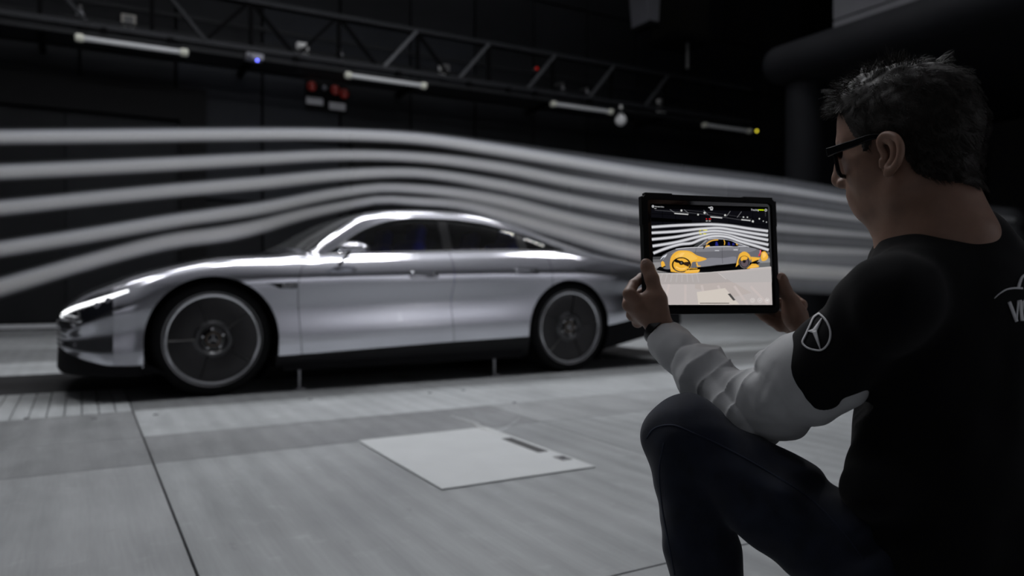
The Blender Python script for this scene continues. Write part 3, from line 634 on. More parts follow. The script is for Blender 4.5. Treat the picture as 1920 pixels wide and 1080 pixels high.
# --- black sill, underbody, splitter, diffuser
for sd in (-1, 1):
    us = np.linspace(0.40, 2.405, 60); P0 = S(us, 0*us+0.0, sd); P = []
    for p in P0: P.append([p+np.array((0, -sd*0.02, 0.02)), p+np.array((0, -sd*0.006, 0)), np.array((p[0], p[1]-sd*0.02, p[2]*0.5+0.08)), np.array((p[0], p[1]-sd*0.05, 0.150)), np.array((p[0], p[1]-sd*0.3, 0.140))])
    pt = Patch(); pt.grid(np.array(P), sd < 0); pt.build('sill', sill_black, thick=0)
MB().box2((-0.42-1.4, -0.62, 0.145), (3.3-1.4, 0.62, 0.30)).build('underbody', matt_black, car)
MB().box2((0.45-1.4, -0.88, 0.142), (2.36-1.4, 0.88, 0.22)).build('floor_pan', matt_black, car)
def nose_ring(ws_, x0):  # plan outline of the nose
    return [(float(x0-0.475*math.sqrt(max(0, 1-(abs(w)/0.9201)**3.5))), w) for w in ws_]
wl_ = np.r_[np.linspace(-0.92, 0.92, 61)]; pl1 = nose_ring(wl_, -0.41)
sp = MB(); n = len(pl1)
for z, d in ((0.165, 0.0), (0.185, 0.015), (0.30, 0.0), (0.30, -0.08), (0.165, -0.25)):
    for i, (x, w_) in enumerate(pl1):
        zz = z
        if z > 0.29: zz = float(zs(max(-0.886, min(-0.42, x))))+0.012
        sp.v.append((x-d*0.6-1.4, w_*(1+d*0.1), zz))
for k in range(4):
    for i in range(n-1): sp.f.append((k*n+i, k*n+i+1, (k+1)*n+i+1, (k+1)*n+i))
sp.build('front_splitter', matt_black, car, True)
df = MB(); df.prism([(3.19-1.4, 0.155), (4.16-1.4, 0.36), (4.14-1.4, 0.55), (3.19-1.4, 0.40)], -0.74, 0.74).build('diffuser', matt_black, car)
for y in (-0.84, 0.84): MB().prism([(3.19-1.4, 0.165), (3.7-1.4, 0.27), (4.05-1.4, 0.40), (3.95-1.4, 0.52), (3.46-1.4, 0.43), (3.19-1.4, 0.385)], y-0.05*(1 if y > 0 else -1), y).build('diffuser_fin', matt_black, car)
# --- wheel houses
for A in (FA, RA):
    for sd in (-1, 1):
        m_ = MB(); k = 0; n = 40; rr = A[2]+0.004
        for y in (0.895, 0.58):
            for i in range(n+1):
                th = -0.75+(PI+1.5)*i/n; m_.v.append((A[0]-1.4+rr*math.cos(th), sd*(y), A[1]+rr*math.sin(th)))
        for i in range(n): m_.f.append((i, i+1, n+2+i, n+1+i))
        m_.v.append((A[0]-1.4, sd*0.58, A[1])); c = len(m_.v)-1
        for i in range(n): m_.f.append((n+1+i, n+2+i, c))
        m_.build('wheel_house', matt_black, car, norm=False)
# --- wheels: copies share mesh data
alu = mat('wheel_alu', (0.75, 0.75, 0.78), 0.2, 1.0); alu_d = mat('wheel_cover', (0.026, 0.025, 0.026), 0.30, 0.6, noise=(3, 0.2, (1, 1, 1)))
def make_wheel():
    e = empty('wheel', (0, 0, 0)); e.parent = car     # local: axis y, outer face at y = -0.10
    MB().lathe([(0.24, 0.09), (0.33, 0.10), (0.362, 0.085), (0.3735, 0.05), (0.3745, 0.0), (0.3735, -0.05), (0.362, -0.082), (0.335, -0.099), (0.312, -0.103), (0.30, -0.098), (0.25, -0.06)], 72, 'y').build('tyre', rubber, e, True)
    MB().lathe([(0.301, -0.094), (0.3035, -0.106), (0.3085, -0.107), (0.3115, -0.098)], 72, 'y').build('outer_ring', mat('ring_grey', (0.24, 0.24, 0.25), 0.3, 0.9), e, True)
    MB().lathe([(0.296, -0.085), (0.294, -0.103), (0.287, -0.107), (0.279, -0.103), (0.276, -0.088)], 72, 'y').build('rim', alu, e, True)
    MB().lathe([(0.282, -0.07), (0.279, -0.09), (0.255, -0.094), (0.18, -0.094), (0.125, -0.088), (0.11, -0.07)], 72, 'y').build('cover', alu_d, e, True)
    MB().lathe([(0.30, -0.05), (0.0, -0.05)], 48, 'y').build('brake_shield', matt_black, e)
    for k in range(5):
        a = 2*PI*k/5+1.9; pts = [(r*math.cos(a), -0.094, r*math.sin(a)) for r in (0.11, 0.20, 0.272)]
        MB().tube(pts, [0.012, 0.007, 0.014], 8, flat=(1, 0.5)).build('spoke', mat('spoke_dark', (0.035, 0.034, 0.035), 0.4, 0.5), e, True)
    MB().lathe([(0.125, -0.085), (0.112, -0.100), (0.098, -0.104), (0.088, -0.098), (0.078, -0.080)], 48, 'y').build('hub_ring', mat('hub_grey', (0.09, 0.09, 0.094), 0.3, 0.8), e, True)
    MB().lathe([(0.09, -0.07), (0.055, -0.072), (0.05, -0.088), (0.042, -0.092), (0.036, -0.085), (0.0, -0.085)], 40, 'y').build('hub_cap', gloss_black, e, True)
    MB().lathe([(0.047, -0.090), (0.045, -0.0945), (0.040, -0.0945), (0.038, -0.087)], 40, 'y').build('hub_trim', mat('hub_bronze', (0.20, 0.16, 0.13), 0.3, 1.0), e, True)
    for k in range(5):
        a = 2*PI*k/5+0.4; MB().lathe([(0.0, -0.086), (0.006, -0.085), (0.007, -0.07)], 10, 'y', (0.066*math.cos(a), 0, 0.066*math.sin(a))).build('wheel_bolt', chrome, e, True)
    for k in range(3):
        a = PI/2+2*PI*k/3
        MB().bar((0, -0.0865, 0), (0.034*math.cos(a), -0.0865, 0.034*math.sin(a)), 0.004, 0.005, (0, 1, 0)).build('emblem_ray', chrome, e)
    return e
wh = make_wheel()
spots = [(0.0, 0.105, 0), (2.8, 0.105, 0), (0.0, 1.695, PI), (2.8, 1.695, PI)]
for k, (x, y, rz) in enumerate(spots):
    c = wh if k == 0 else copy_tree(wh, car)
    c.location = (x-1.4, y-YC, 0.3745); c.rotation_euler = (0, 0.5*k, rz)
# --- headlights
lamp_black = mat('lamp_black', (0.01, 0.011, 0.014), 0.1, coat=0.8)
for sd in (-1, 1):
    h = empty('headlight', (0, 0, 0)); h.parent = car
    uu = np.linspace(-0.872, -0.487, 70)
    pt = Patch(); pt.cols(uu, lambda u: v_at(u, hl_lo(u)), lambda u: v_at(u, max(seamz(u)-0.003, hl_lo(u)+0.001)), 16, (sd,), off=-0.004); pt.build('lens', lamp_black, h, thick=0.006)
    o = Patch(); o.cols(np.linspace(-0.862, -0.492, 60), lambda u: v_at(u, seamz(u)-0.026+0.008*max(0, (u+0.6))/0.1), lambda u: v_at(u, seamz(u)-0.005), 5, (sd,), off=0.003)
    o.build('light_bar', emat('daylight_bar', (0.96, 0.98, 1.0), 2.5), h, thick=0.004)
    for k, (u, dz) in enumerate(((-0.60, 0.036), (-0.66, 0.045))):
        p = S(u, v_at(u, seamz(u)-dz), sd, 0.002)-ORG
        MB().lathe([(0.0, 0.004), (0.012, 0.003), (0.019, -0.002), (0.021, -0.01)], 16, 'y' if False else 'z').build('projector', mat('projector', (0.25, 0.25, 0.28), 0.15, 0.6), h, True).matrix_world = Matrix.Translation(Vector(p)) @ Euler((PI/2 if sd < 0 else -PI/2, 0, 0)).to_matrix().to_4x4() @ Matrix.Scale(1, 4)
    fin = [S(u, v_at(u, hl_lo(u)+0.012), sd, 0.004)-ORG for u in np.linspace(-0.855, -0.74, 18)]
    MB().tube(fin, 0.010, 8).build('reflector_fin', alu, h, True)
    fin = [S(u, v_at(u, hl_lo(u)+0.036), sd, 0.004)-ORG for u in np.linspace(-0.862, -0.76, 18)]
    MB().tube(fin, 0.006, 8).build('reflector_fin', alu, h, True)
MB().lathe([(0.0, -0.012), (0.05, -0.01), (0.055, 0.0), (0.05, 0.008)], 32, 'x', (-0.884-1.4, 0, 0.44)).build('nose_emblem', chrome, car, True)
grl = []
for k in range(4):
    z = 0.34+0.03*k; grl = [S(u, v_at(u, z), -1, 0.003)-ORG for u in np.linspace(-0.83, -0.884, 12)]+[S(u, v_at(u, z), 1, 0.003)-ORG for u in np.linspace(-0.884, -0.83, 12)]
    MB().tube(grl, 0.004, 6).build('grille_bar', gloss_black, car, True)
# --- mirrors
for sd in (-1, 1):
    e = empty('door_mirror', (0, 0, 0)); e.parent = car
    b0 = np.array((0.905, YC-0.9*0 + sd*1.015, 0.985))-ORG
    hd = MB(); prof = []
    N, M = 20, 16
    for i in range(N+1):
        th = PI*i/N
        for j in range(M):
            ph = 2*PI*j/M; x = -math.cos(th); r = math.sin(th)**0.75
            wx = 0.105*x; wz = 0.040*r*math.sin(ph); wz = wz*1.15 if wz > 0 else wz*0.62
            if x > 0: wz *= 1-0.25*x
            hd.v.append((b0[0]+wx, b0[1]+0.085*r*math.cos(ph), b0[2]+wz))
    for i in range(N):
        for j in range(M): hd.f.append((i*M+j, i*M+(j+1) % M, (i+1)*M+(j+1) % M, (i+1)*M+j))
    hd.build('mirror_shell', paint, e, True)
    MB().tube([b0+(-0.02, -sd*0.02, -0.02), b0+(-0.045, -sd*0.05, -0.06), b0+(-0.075, -sd*0.10, -0.115)], [0.016, 0.014, 0.018], 10, flat=(1, 0.7)).build('mirror_arm', gloss_black, e, True)
    MB().box((b0[0]+0.085, b0[1], b0[2]-0.002), (0.012, 0.11, 0.04)).build('mirror_glass', gloss_black, e)
# --- door handles (pill outline set into the door skin)
for sd, doors in ((-1, (front_door, rds[0])), (1, (front_door_far, rds[1]))):
    for dr, (ua, ub, zc) in zip(doors, ((1.352, 1.588, 0.803), (2.245, 2.478, 0.836))):
        ring = []
        for a in np.linspace(0, 2*PI, 41)[:-1]:
            cx = (ub-0.024) if math.cos(a) > 0 else (ua+0.024); u = cx+0.024*math.cos(a); z = zc+0.024*math.sin(a)
            ring.append((u, v_at(u, z)))
        pts = np.array([S(u, v, sd, 0.0005)-ORG for u, v in ring]); mid = S((ua+ub)/2, v_at((ua+ub)/2, zc), sd, 0.001)-ORG
        MB().tube(np.r_[pts, pts[:1]], 0.0028, 6, cap=False).build('handle_gap', seam_m, dr, True)
        k = MB(); inner = (pts-mid)*0.93+mid; nrm = np.array((0, sd, 0.06)); up = (pts-mid)*0.80+mid+nrm*0.007
        k.v = [tuple(p) for p in inner]+[tuple(p) for p in up]; n_ = len(inner)
        k.f = [(i, (i+1) % n_, n_+(i+1) % n_, n_+i) for i in range(n_)]+[tuple(range(n_, 2*n_))]
        k.build('handle', paint, dr, True)
# --- wing vent with badge
for sd in (-1, 1):
    poly = [(0.335, 0.741), (0.533, 0.744), (0.533, 0.706), (0.415, 0.706), (0.375, 0.726)]
    P = [S(u, v_at(u, z), sd, 0.005)-ORG for u, z in poly]; Q = [S(u, v_at(u, z), sd, -0.01)-ORG for u, z in poly]
    vt = mesh('wing_vent', P+Q, [(0, 1, 2, 3, 4)[::-1] if sd < 0 else (0, 1, 2, 3, 4)]+[(i, (i+1) % 5, 5+(i+1) % 5, 5+i) for i in range(5)], sill_black, car)
    fc = bpy.data.curves.new('badge', 'FONT'); fc.body = 'EQXX'; fc.size = 0.030; fc.extrude = 0.001; fc.align_x = 'CENTER'; fc.align_y = 'CENTER'; fc.space_character = 1.15
    ft = bpy.data.objects.new('tmp', fc); COL.objects.link(ft); fm_ = bpy.data.meshes.new_from_object(ft.evaluated_get(bpy.context.evaluated_depsgraph_get())); bpy.data.objects.remove(ft)
    fm_.materials.clear(); fm_.materials.append(chrome); fo = bpy.data.objects.new('badge_text', fm_); COL.objects.link(fo); fo.parent = car
    p = S(0.478, v_at(0.478, 0.7245), sd, 0.0075)-ORG; fo.location = p; fo.rotation_euler = (PI/2, 0, 0 if sd < 0 else PI)
# --- interior
blue = mat('seat_blue', (0.05, 0.07, 0.85), 0.6, sheen=0.3); dark_in = mat('cabin_black', (0.006, 0.006, 0.007), 0.8)
def rbox(name, c, d, m, parent, r=0.04, rot=(0, 0, 0)):
    o = MB().box((0, 0, 0), d).build(name, m, parent); o.location = c; o.rotation_euler = rot; bevel(o, r, 4)
    o.data.polygons.foreach_set('use_smooth', [True]*len(o.data.polygons)); return o
def seat(x, y):
    e = empty('seat', (x-1.4, y-YC, 0)); e.parent = car
    rbox('cushion', (0, 0, 0.48), (0.50, 0.50, 0.16), dark_in, e); rbox('backrest', (0.30, 0, 0.78), (0.11, 0.48, 0.62), blue, e, 0.05, (0, 0.30, 0))
    rbox('headrest', (0.43, 0, 1.12), (0.09, 0.26, 0.17), blue, e, 0.04, (0, 0.2, 0)); return e
for x, y in ((1.20, 0.52), (1.20, 1.28), (2.06, 0.54), (2.06, 1.26)): seat(x, y)
rbox('dashboard', (0.78-1.4, 0, 0.82), (0.42, 1.4, 0.20), dark_in, car, 0.06); MB().box2((0.5-1.4, -0.75, 0.40), (3.0-1.4, 0.75, 0.42)).build('cabin_floor', dark_in, car)
MB().box2((2.62-1.4, -0.7, 0.42), (2.66-1.4, 0.7, 1.0)).build('rear_bulkhead', dark_in, car)
MB().lathe([(0.165, -0.012), (0.178, 0), (0.165, 0.012)], 32, 'x', (1.10-1.4, -0.38, 0.86)).build('steering_wheel', dark_in, car, True)
MB().box2((0.46-1.4, -0.74, 0.42), (0.52-1.4, 0.74, 0.90)).build('firewall', dark_in, car)
# wiper
# --- support struts holding the car off the belt
st_m = mat('strut_metal', (0.35, 0.35, 0.37), 0.3, 0.9)
for k, (x, lab) in enumerate(((0.578, 'thin metal restraint post under the sill behind the front wheel'), (2.13, 'thin metal restraint post under the sill before the rear wheel'))):
    e = empty('restraint_post', (x, 0.10, 0)); tag(e, lab, 'post', 'restraint posts beside the car')
    MB().tube([(0, 0, 0.0), (0, 0, 0.138)], 0.011, 12).build('rod', st_m, e, True); MB().box((0, 0, 0.004), (0.07, 0.07, 0.008)).build('foot_plate', st_m, e)
# ================================================================ smoke streams (plane through the middle of the car)
def smoke_mat(name, dens):
    m = bpy.data.materials.new(name); m.use_nodes = True; nt = m.node_tree; nt.nodes.clear()
    v = nt.nodes.new('ShaderNodeVolumeScatter'); v.inputs['Color'].default_value = (0.87, 0.905, 1.0, 1); v.inputs['Density'].default_value = dens; v.inputs['Anisotropy'].default_value = 0.0
    o = nt.nodes.new('ShaderNodeOutputMaterial'); nt.links.new(v.outputs[0], o.inputs['Volume']); m.cycles.homogeneous_volume = True; return m
STREAM = [
 [(-260, 262, 17), (0, 257, 17), (200, 255, 16.5), (400, 252.5, 15.5), (640, 252.5, 14), (777, 259, 13.5), (935, 281, 14.5), (1061, 302, 15.5), (1220, 328, 17), (1460, 354, 14), (1593, 376, 14), (1900, 412, 14)],
 [(-260, 334, 18), (0, 322.6, 18), (326, 307, 16.5), (489, 298, 15), (640, 291, 13), (777, 294.6, 12.5), (935, 314, 14), (1061, 339, 15.5), (1202, 361.6, 16.5), (1460, 390, 14), (1610, 410, 14), (1900, 446, 14)],
 [(-260, 413, 18), (0, 390, 18), (163, 373, 17), (326, 357, 16.5), (489, 343, 16), (640, 328, 14), (777, 324, 12), (935, 347, 14), (1061, 373.6, 15.5), (1202, 399, 16.5), (1460, 427, 15), (1643, 443, 14), (1900, 480, 15)],
 [(-260, 505, 19), (0, 467, 18.5), (163, 441.5, 17.5), (326, 414, 16.5), (489, 390.6, 15.5), (640, 361, 13), (714, 352, 11.5), (777, 354, 11.5), (935, 376, 15), (1061, 409, 17), (1202, 437, 17), (1460, 465, 16), (1670, 476, 15), (1900, 512, 16)],
 [(-260, 610, 22), (0, 539, 21), (163, 491.6, 18.5), (326, 451, 18), (428, 437, 18), (489, 424, 16.5), (560, 404, 14), (640, 387, 12), (714, 374, 10), (777, 377, 10.5), (872, 385, 12), (935, 401, 15), (1061, 437, 18), (1202, 475, 20), (1460, 505, 26), (1700, 520, 26), (1900, 545, 26)]]
slab = ['topmost white smoke stream, nearly level above the car', 'second white smoke stream from the top', 'third white smoke stream, in the middle of the five',
        'fourth white smoke stream, just above the lowest one', 'lowest white smoke stream, sweeping over bonnet and roof']
core_m, mid_m, halo_m = smoke_mat('smoke_core', 8.0), smoke_mat('smoke_body', 4.6), smoke_mat('smoke_haze', 0.45)
for k, st in enumerate(STREAM):
    pts = np.array([PY(a, b, YC) for a, b, c in st])
    rad = np.array([c/FPX*((p-CAM)@CF) for (a, b, c), p in zip(st, pts)])
    d = np.c_[pts, rad]; sm = spline(d, 90); path, r = sm[:, :3], sm[:, 3]
    e = empty('smoke_stream', path[0]); tag(e, slab[k], 'smoke', 'smoke streams flowing over the car', 'thing')
    x = path[:, 0]; t = np.clip((x-1.3)/4.5, 0, 1); t = t*t*(3-2*t); t2 = np.clip((x-2.5)/7.0, 0, 1)
    for nm, m, f in (('smoke_core', core_m, 0.56*(1-0.75*t)), ('smoke_body', mid_m, 0.86-0.42*t2-0.06*t), ('smoke_haze', halo_m, 1.1+0.5*t)):
        MB().tube(path-path[0], r*f, 14).build(nm, m, e, True)

wp_ = np.array([PZ(845, 779, 0.012), PZ(885, 791, 0.012), PZ(915, 806, 0.014), PZ(936, 808, 0.02), PZ(955, 798, 0.05), PZ(975, 783, 0.09)])  # white V-shaped mark on the floor, made of two thin scattering volumes
e = empty('white_wisp', (wp_[3][0], wp_[3][1], 0)); tag(e, 'small white V-shaped wisp on the floor by the pale hatch', 'smoke', None, 'thing')
sm = spline(wp_, 40); MB().tube(sm-np.array((wp_[3][0], wp_[3][1], 0)), 0.004+0.008*np.sin(np.linspace(0.15, PI-0.1, 40)), 10).build('wisp', smoke_mat('wisp_volume', 16), e, True)
MB().tube(sm+np.array((0.02, 0.05, 0.05))-np.array((wp_[3][0], wp_[3][1], 0)), 0.010+0.035*np.linspace(0, 1, 40)**2, 10).build('wisp_outer', smoke_mat('wisp_outer', 1.0), e, True)
# ================================================================ the tablet
def rot_cam(a, b, c):
    ca, sa, cb, sb, cc, sc = math.cos(a), math.sin(a), math.cos(b), math.sin(b), math.cos(c), math.sin(c)
    return np.array([[cc, -sc, 0], [sc, cc, 0], [0, 0, 1]])@np.array([[cb, 0, sb], [0, 1, 0], [-sb, 0, cb]])@np.array([[1, 0, 0], [0, ca, -sa], [0, sa, ca]])
CB = np.stack([CR, CU, -CF], 1)                 # camera axes as columns
TR = CB@rot_cam(-0.070, 0.291, -0.002); TC = CAM+CB@np.array((0.397, 0.066, -1.500))
tab = empty('tablet'); tab.matrix_world = Matrix([[*TR[i], TC[i]] for i in range(3)]+[[0, 0, 0, 1]])
tag(tab, 'black cased tablet showing the car with orange overlays, held in both hands', 'tablet')
case_m = mat('case_rubber', (0.005, 0.005, 0.0055), 0.6, spec=0.12, bump=(300, 0.1, 0.001)); bez_m = mat('bezel_glass', (0.004, 0.004, 0.005), 0.08, coat=0.5)
def rrect(w, h, r, n=6):
    o = []
    for cx, cy, a0 in ((w-r, h-r, 0), (-w+r, h-r, PI/2), (-w+r, -h+r, PI), (w-r, -h+r, 1.5*PI)):
        o += [(cx+r*math.cos(a0+PI/2*i/n), cy+r*math.sin(a0+PI/2*i/n)) for i in range(n+1)]
    return o
MB().prism(rrect(0.1480, 0.1155, 0.012), -0.0015, -0.015, 'z').build('case_back', case_m, tab)
c_ = MB(); outer, inner = rrect(0.1500, 0.1172, 0.014), rrect(0.1395, 0.1066, 0.008); n_ = len(outer)
for pts, z in ((outer, -0.012), (outer, 0.003), (inner, 0.0042), (inner, 0.0002)): c_.v += [(x, y, z) for x, y in pts]
for k in range(3): c_.f += [(k*n_+i, k*n_+(i+1) % n_, (k+1)*n_+(i+1) % n_, (k+1)*n_+i) for i in range(n_)]
bevel(c_.build('case_rim', case_m, tab), 0.001, 2)
MB().prism(rrect(0.1397, 0.1068, 0.008), -0.001, 0.0004, 'z').build('bezel', bez_m, tab)
for x0, x1, y in ((-0.144, -0.085, 0.1172), (0.075, 0.144, 0.1172), (-0.144, -0.10, -0.1172), (0.075, 0.144, -0.1172)):
    bevel(MB().box2((x0, y-0.002, -0.011), (x1, y+(0.0022 if y > 0 else -0.0022), 0.002)).build('case_bumper', case_m, tab), 0.001, 2)
for x, y0, y1 in ((-0.1500, 0.055, 0.112), (0.1500, 0.06, 0.112)):
    bevel(MB().box2((x-0.002, y0, -0.011), (x+0.002, y1, 0.002)).build('case_bumper', case_m, tab), 0.001, 2)
MB().lathe([(0.0, 0.0006), (0.0018, 0.0006), (0.002, 0.0004)], 14, 'z', (-0.1355, 0.079, 0)).build('front_camera', gloss_black, tab)
# picture on the screen: flat coloured shapes in picture order; coordinates in a 1252 x 1080 grid of the photograph region around the tablet
TN = TR[:, 2]
def scr(zx, zy):
    d = ray(1205+zx/4.9098, 370+zy/4.9091); t = ((TC-CAM)@TN)/(d@TN); p = TR.T@(CAM+d*t-TC); return (p[0], p[1])
class Pic:
    def __init__(s): s.v = []; s.f = []; s.mi = []; s.ms = []; s.z = 0.00055
    def m(s, col, k=1.0):
        nm = 'screen_%d_%d_%d' % tuple(col); c = tuple((x/255)**2.2*k for x in col); mm = emat(nm, c, 1.0)
        if mm not in s.ms: s.ms.append(mm)
        return s.ms.index(mm)
    def poly(s, pts, col):
        i = s.m(col); s.z += 0.000012; k = len(s.v); s.v += [(*scr(*p), s.z) for p in pts]; s.f.append(tuple(range(k, k+len(pts)))); s.mi.append(i)
    def smooth_poly(s, pts, col, n=60):
        q = spline(np.array(list(pts)+[pts[0]], float), n)[:-1]; s.poly([tuple(x) for x in q], col)
    def line(s, pts, w, col, smooth=True, n=40):
        pts = spline(np.array(pts, float), n) if smooth and len(pts) > 2 else np.array(pts, float)
        t = np.gradient(pts, axis=0); t /= np.linalg.norm(t, axis=1)[:, None]; nn = np.stack([-t[:, 1], t[:, 0]], 1)
        i = s.m(col); s.z += 0.000012; w = np.broadcast_to(np.array(w, float), (len(pts),))[:, None]/2
        a, b = pts+nn*w, pts-nn*w; k = len(s.v); s.v += [(*scr(*p), s.z) for p in a]+[(*scr(*p), s.z) for p in b]; L = len(pts)
        for j in range(L-1): s.f.append((k+j, k+j+1, k+L+j+1, k+L+j)); s.mi.append(i)
    def disc(s, c, rx, ry, col, n=36, a0=0, a1=2*PI):
        s.poly([(c[0]+rx*math.cos(t), c[1]+ry*math.sin(t)) for t in np.linspace(a0, a1, n, endpoint=a1-a0 < 6.2)], col)
    def ring(s, c, rx, ry, w, col, a0=0, a1=2*PI): s.line([(c[0]+rx*math.cos(t), c[1]+ry*math.sin(t)) for t in np.linspace(a0, a1, 34)], w, col, False)
pc = Pic()
pc.poly([(72, 62), (1150, 92), (1190, 990), (106, 990)], (10, 10, 12))
pc.poly([(76, 104), (1146, 132), (1156, 330), (78, 330)], (20, 20, 24))
for x in (180, 300, 420, 530, 640, 790, 900, 1010): pc.line([(x, 110+(x-76)*0.026), (x+4, 270)], 4, (8, 8, 9), False)
for y in (150, 205): pc.line([(78, y), (1150, y+50)], 4, (9, 9, 10), False)
pc.poly([(78, 185), (450, 210), (452, 236), (78, 222)], (6, 6, 7))
pc.line([(110, 118), (520, 152), (900, 208)], 5, (70, 70, 74)); pc.line([(350, 112), (800, 165), (1000, 200)], 3, (60, 60, 64))
for a, b in (((290, 148), (418, 158)), ((622, 180), (730, 190)), ((905, 206), (990, 215))): pc.line([a, b], 10, (190, 190, 190), False)
for a, b in (((805, 128), (770, 175)), ((908, 132), (868, 186)), ((250, 112), (290, 140)), ((380, 114), (420, 148)), ((560, 120), (600, 160))): pc.line([a, b], 4, (120, 120, 124), False)
for x, y, r in ((355, 122, 9), (568, 143, 10), (757, 165, 9), (925, 183, 7), (962, 184, 6), (1012, 222, 10), (1072, 198, 7), (1108, 220, 5), (1137, 229, 5), (508, 160, 8)): pc.disc((x, y), r, r, (200, 200, 198), 14)
for x in (585, 612, 622): pc.disc((x, 200), 6, 6, (190, 40, 40), 12)
for x in (588, 615): pc.disc((x, 218), 10, 5, (170, 170, 170), 12)
# floor
pc.poly([(92, 560), (1163, 505), (1190, 990), (106, 990)], (104, 104, 106))
pc.poly([(92, 548), (1162, 520), (1164, 545), (92, 572)], (70, 70, 72))
pc.poly([(94, 600), (1168, 560), (1170, 600), (95, 650)], (140, 139, 140))
pc.poly([(96, 655), (1176, 640), (1178, 700), (97, 690)], (120, 118, 118))
pc.poly([(100, 700), (660, 690), (1180, 640), (1190, 990), (106, 990)], (186, 178, 176))
pc.poly([(100, 700), (700, 690), (830, 780), (480, 800), (104, 800)], (172, 165, 163))
pc.poly([(480, 800), (830, 780), (1000, 880), (830, 920), (480, 840)], (182, 172, 168)); pc.poly([(690, 700), (1180, 660), (1186, 780), (830, 785)], (178, 173, 172))
for k in range(8): pc.line([(180+k*45, 705), (150+k*52, 780)], 10, (180, 174, 173), False)
for k in range(6): pc.line([(240+k*150, 800+k*4), (200+k*190, 984)], 22, (194, 183, 180), False)
pc.line([(690, 695), (765, 755)], 4, (205, 200, 198), False); pc.line([(100, 700), (440, 708), (1176, 640)], 4, (210, 205, 203), False)
pc.poly([(495, 872), (755, 836), (886, 986), (510, 986)], (206, 197, 188)); pc.poly([(779, 889), (803, 885), (852, 946), (830, 951)], (74, 72, 72))
pc.poly([(150, 640), (1000, 590), (1080, 600), (980, 660), (600, 690), (240, 695), (120, 668)], (16, 16, 18))
# smoke
for st, w in (([(80, 275), (300, 260), (500, 252), (640, 250), (800, 262), (950, 285), (1150, 312)], 24), ([(80, 328), (300, 315), (550, 290), (700, 283), (850, 305), (1000, 330), (1150, 352)], 24),
              ([(82, 388), (300, 365), (500, 330), (640, 310), (800, 325), (950, 355), (1152, 394)], 24), ([(88, 450), (300, 415), (500, 365), (620, 338), (750, 343), (900, 382), (1154, 438)], 25),
              ([(95, 515), (200, 475), (350, 432), (450, 422), (540, 385), (640, 360), (760, 363), (900, 408), (1050, 452), (1156, 486)], 25)):
    pc.line(st, w+8, (96, 96, 100)); pc.line(st, w-2, (178, 178, 184)); pc.line(st, w*0.45, (212, 212, 216))
# car
pc.smooth_poly([(160, 575), (168, 548), (205, 520), (260, 492), (330, 470), (410, 463), (485, 455), (530, 415), (580, 388), (650, 377), (720, 380), (800, 396), (880, 424), (980, 458), (1060, 480), (1086, 492), (1078, 535), (1050, 575), (980, 602), (860, 606), (680, 628), (500, 646), (300, 656), (185, 652), (162, 625)], (104, 104, 110), 120)
pc.smooth_poly([(250, 520), (330, 485), (480, 470), (700, 458), (900, 455), (1040, 485), (1000, 500), (800, 490), (600, 500), (400, 505)], (126, 126, 132), 80)
pc.line([(300, 478), (400, 466), (500, 462), (700, 455), (960, 452)], 6, (206, 206, 212)); pc.line([(600, 384), (650, 379), (720, 382), (800, 398), (880, 426), (975, 458)], 7, (190, 190, 196))
pc.smooth_poly([(480, 600), (600, 560), (730, 560), (860, 560), (850, 598), (680, 618), (500, 638)], (128, 128, 136), 60)
pc.poly([(455, 460), (520, 410), (570, 388), (545, 425), (500, 458)], (60, 62, 64)); pc.line([(505, 458), (585, 398)], 4, (200, 200, 204), False)
pc.smooth_poly([(578, 455), (600, 425), (645, 400), (715, 390), (790, 396), (855, 424), (876, 442), (740, 448)], (12, 12, 16), 60)
for pts in ([(664, 446), (668, 412), (682, 410), (694, 444)], [(778, 444), (782, 412), (794, 414), (804, 442)], [(818, 442), (824, 420), (838, 424), (842, 440)]): pc.poly(pts, (38, 42, 120))
pc.line([(728, 458), (728, 540), (732, 610)], 3, (70, 70, 74)); pc.line([(490, 468), (478, 520), (490, 630)], 3, (70, 70, 74)); pc.line([(888, 460), (880, 500)], 3, (70, 70, 74), False)
for x0, x1, y in ((660, 700, 491), (832, 872, 484)): pc.line([(x0, y), (x1, y)], 9, (190, 190, 196), False)
pc.poly([(500, 645), (860, 606), (850, 635), (520, 668)], (12, 12, 14))
pc.poly([(545, 446), (578, 438), (585, 448), (572, 458), (556, 478), (550, 476), (556, 458)], (40, 40, 42))
# headlight
pc.poly([(160, 572), (180, 545), (222, 522), (210, 545), (180, 575)], (210, 212, 220)); pc.poly([(166, 572), (182, 556), (200, 548), (190, 562), (174, 578)], (60, 62, 70))
# orange flow overlays
OR, OL, OD = (236, 176, 66), (250, 200, 110), (205, 140, 42)
pc.poly([(164, 600), (180, 585), (195, 600), (208, 640), (176, 650), (166, 630)], OR); pc.poly([(172, 645), (205, 628), (208, 640), (178, 652)], (40, 36, 30))
pc.smooth_poly([(255, 684), (246, 610), (262, 540), (310, 498), (380, 490), (440, 500), (490, 532), (584, 570), (520, 592), (450, 602), (440, 640), (400, 690), (300, 690)], OR, 90)
pc.smooth_poly([(290, 545), (330, 510), (400, 502), (460, 528), (500, 560), (420, 585), (330, 575)], (242, 190, 88), 60)
pc.smooth_poly([(330, 535), (350, 515), (380, 512), (362, 540), (342, 552)], OL, 40)
pc.poly([(250, 660), (290, 672), (286, 686), (256, 682)], OR)
pc.disc((352, 622), 88, 70, (22, 20, 20)); pc.disc((352, 622), 74, 60, OR, 40); pc.ring((354, 624), 80, 65, 7, (80, 78, 78), 0.2, 2.6)
pc.poly([(280, 588), (300, 570), (350, 588), (350, 610), (300, 600)], (26, 22, 22)); pc.poly([(362, 600), (430, 592), (420, 640), (392, 630), (365, 618)], (52, 38, 30))
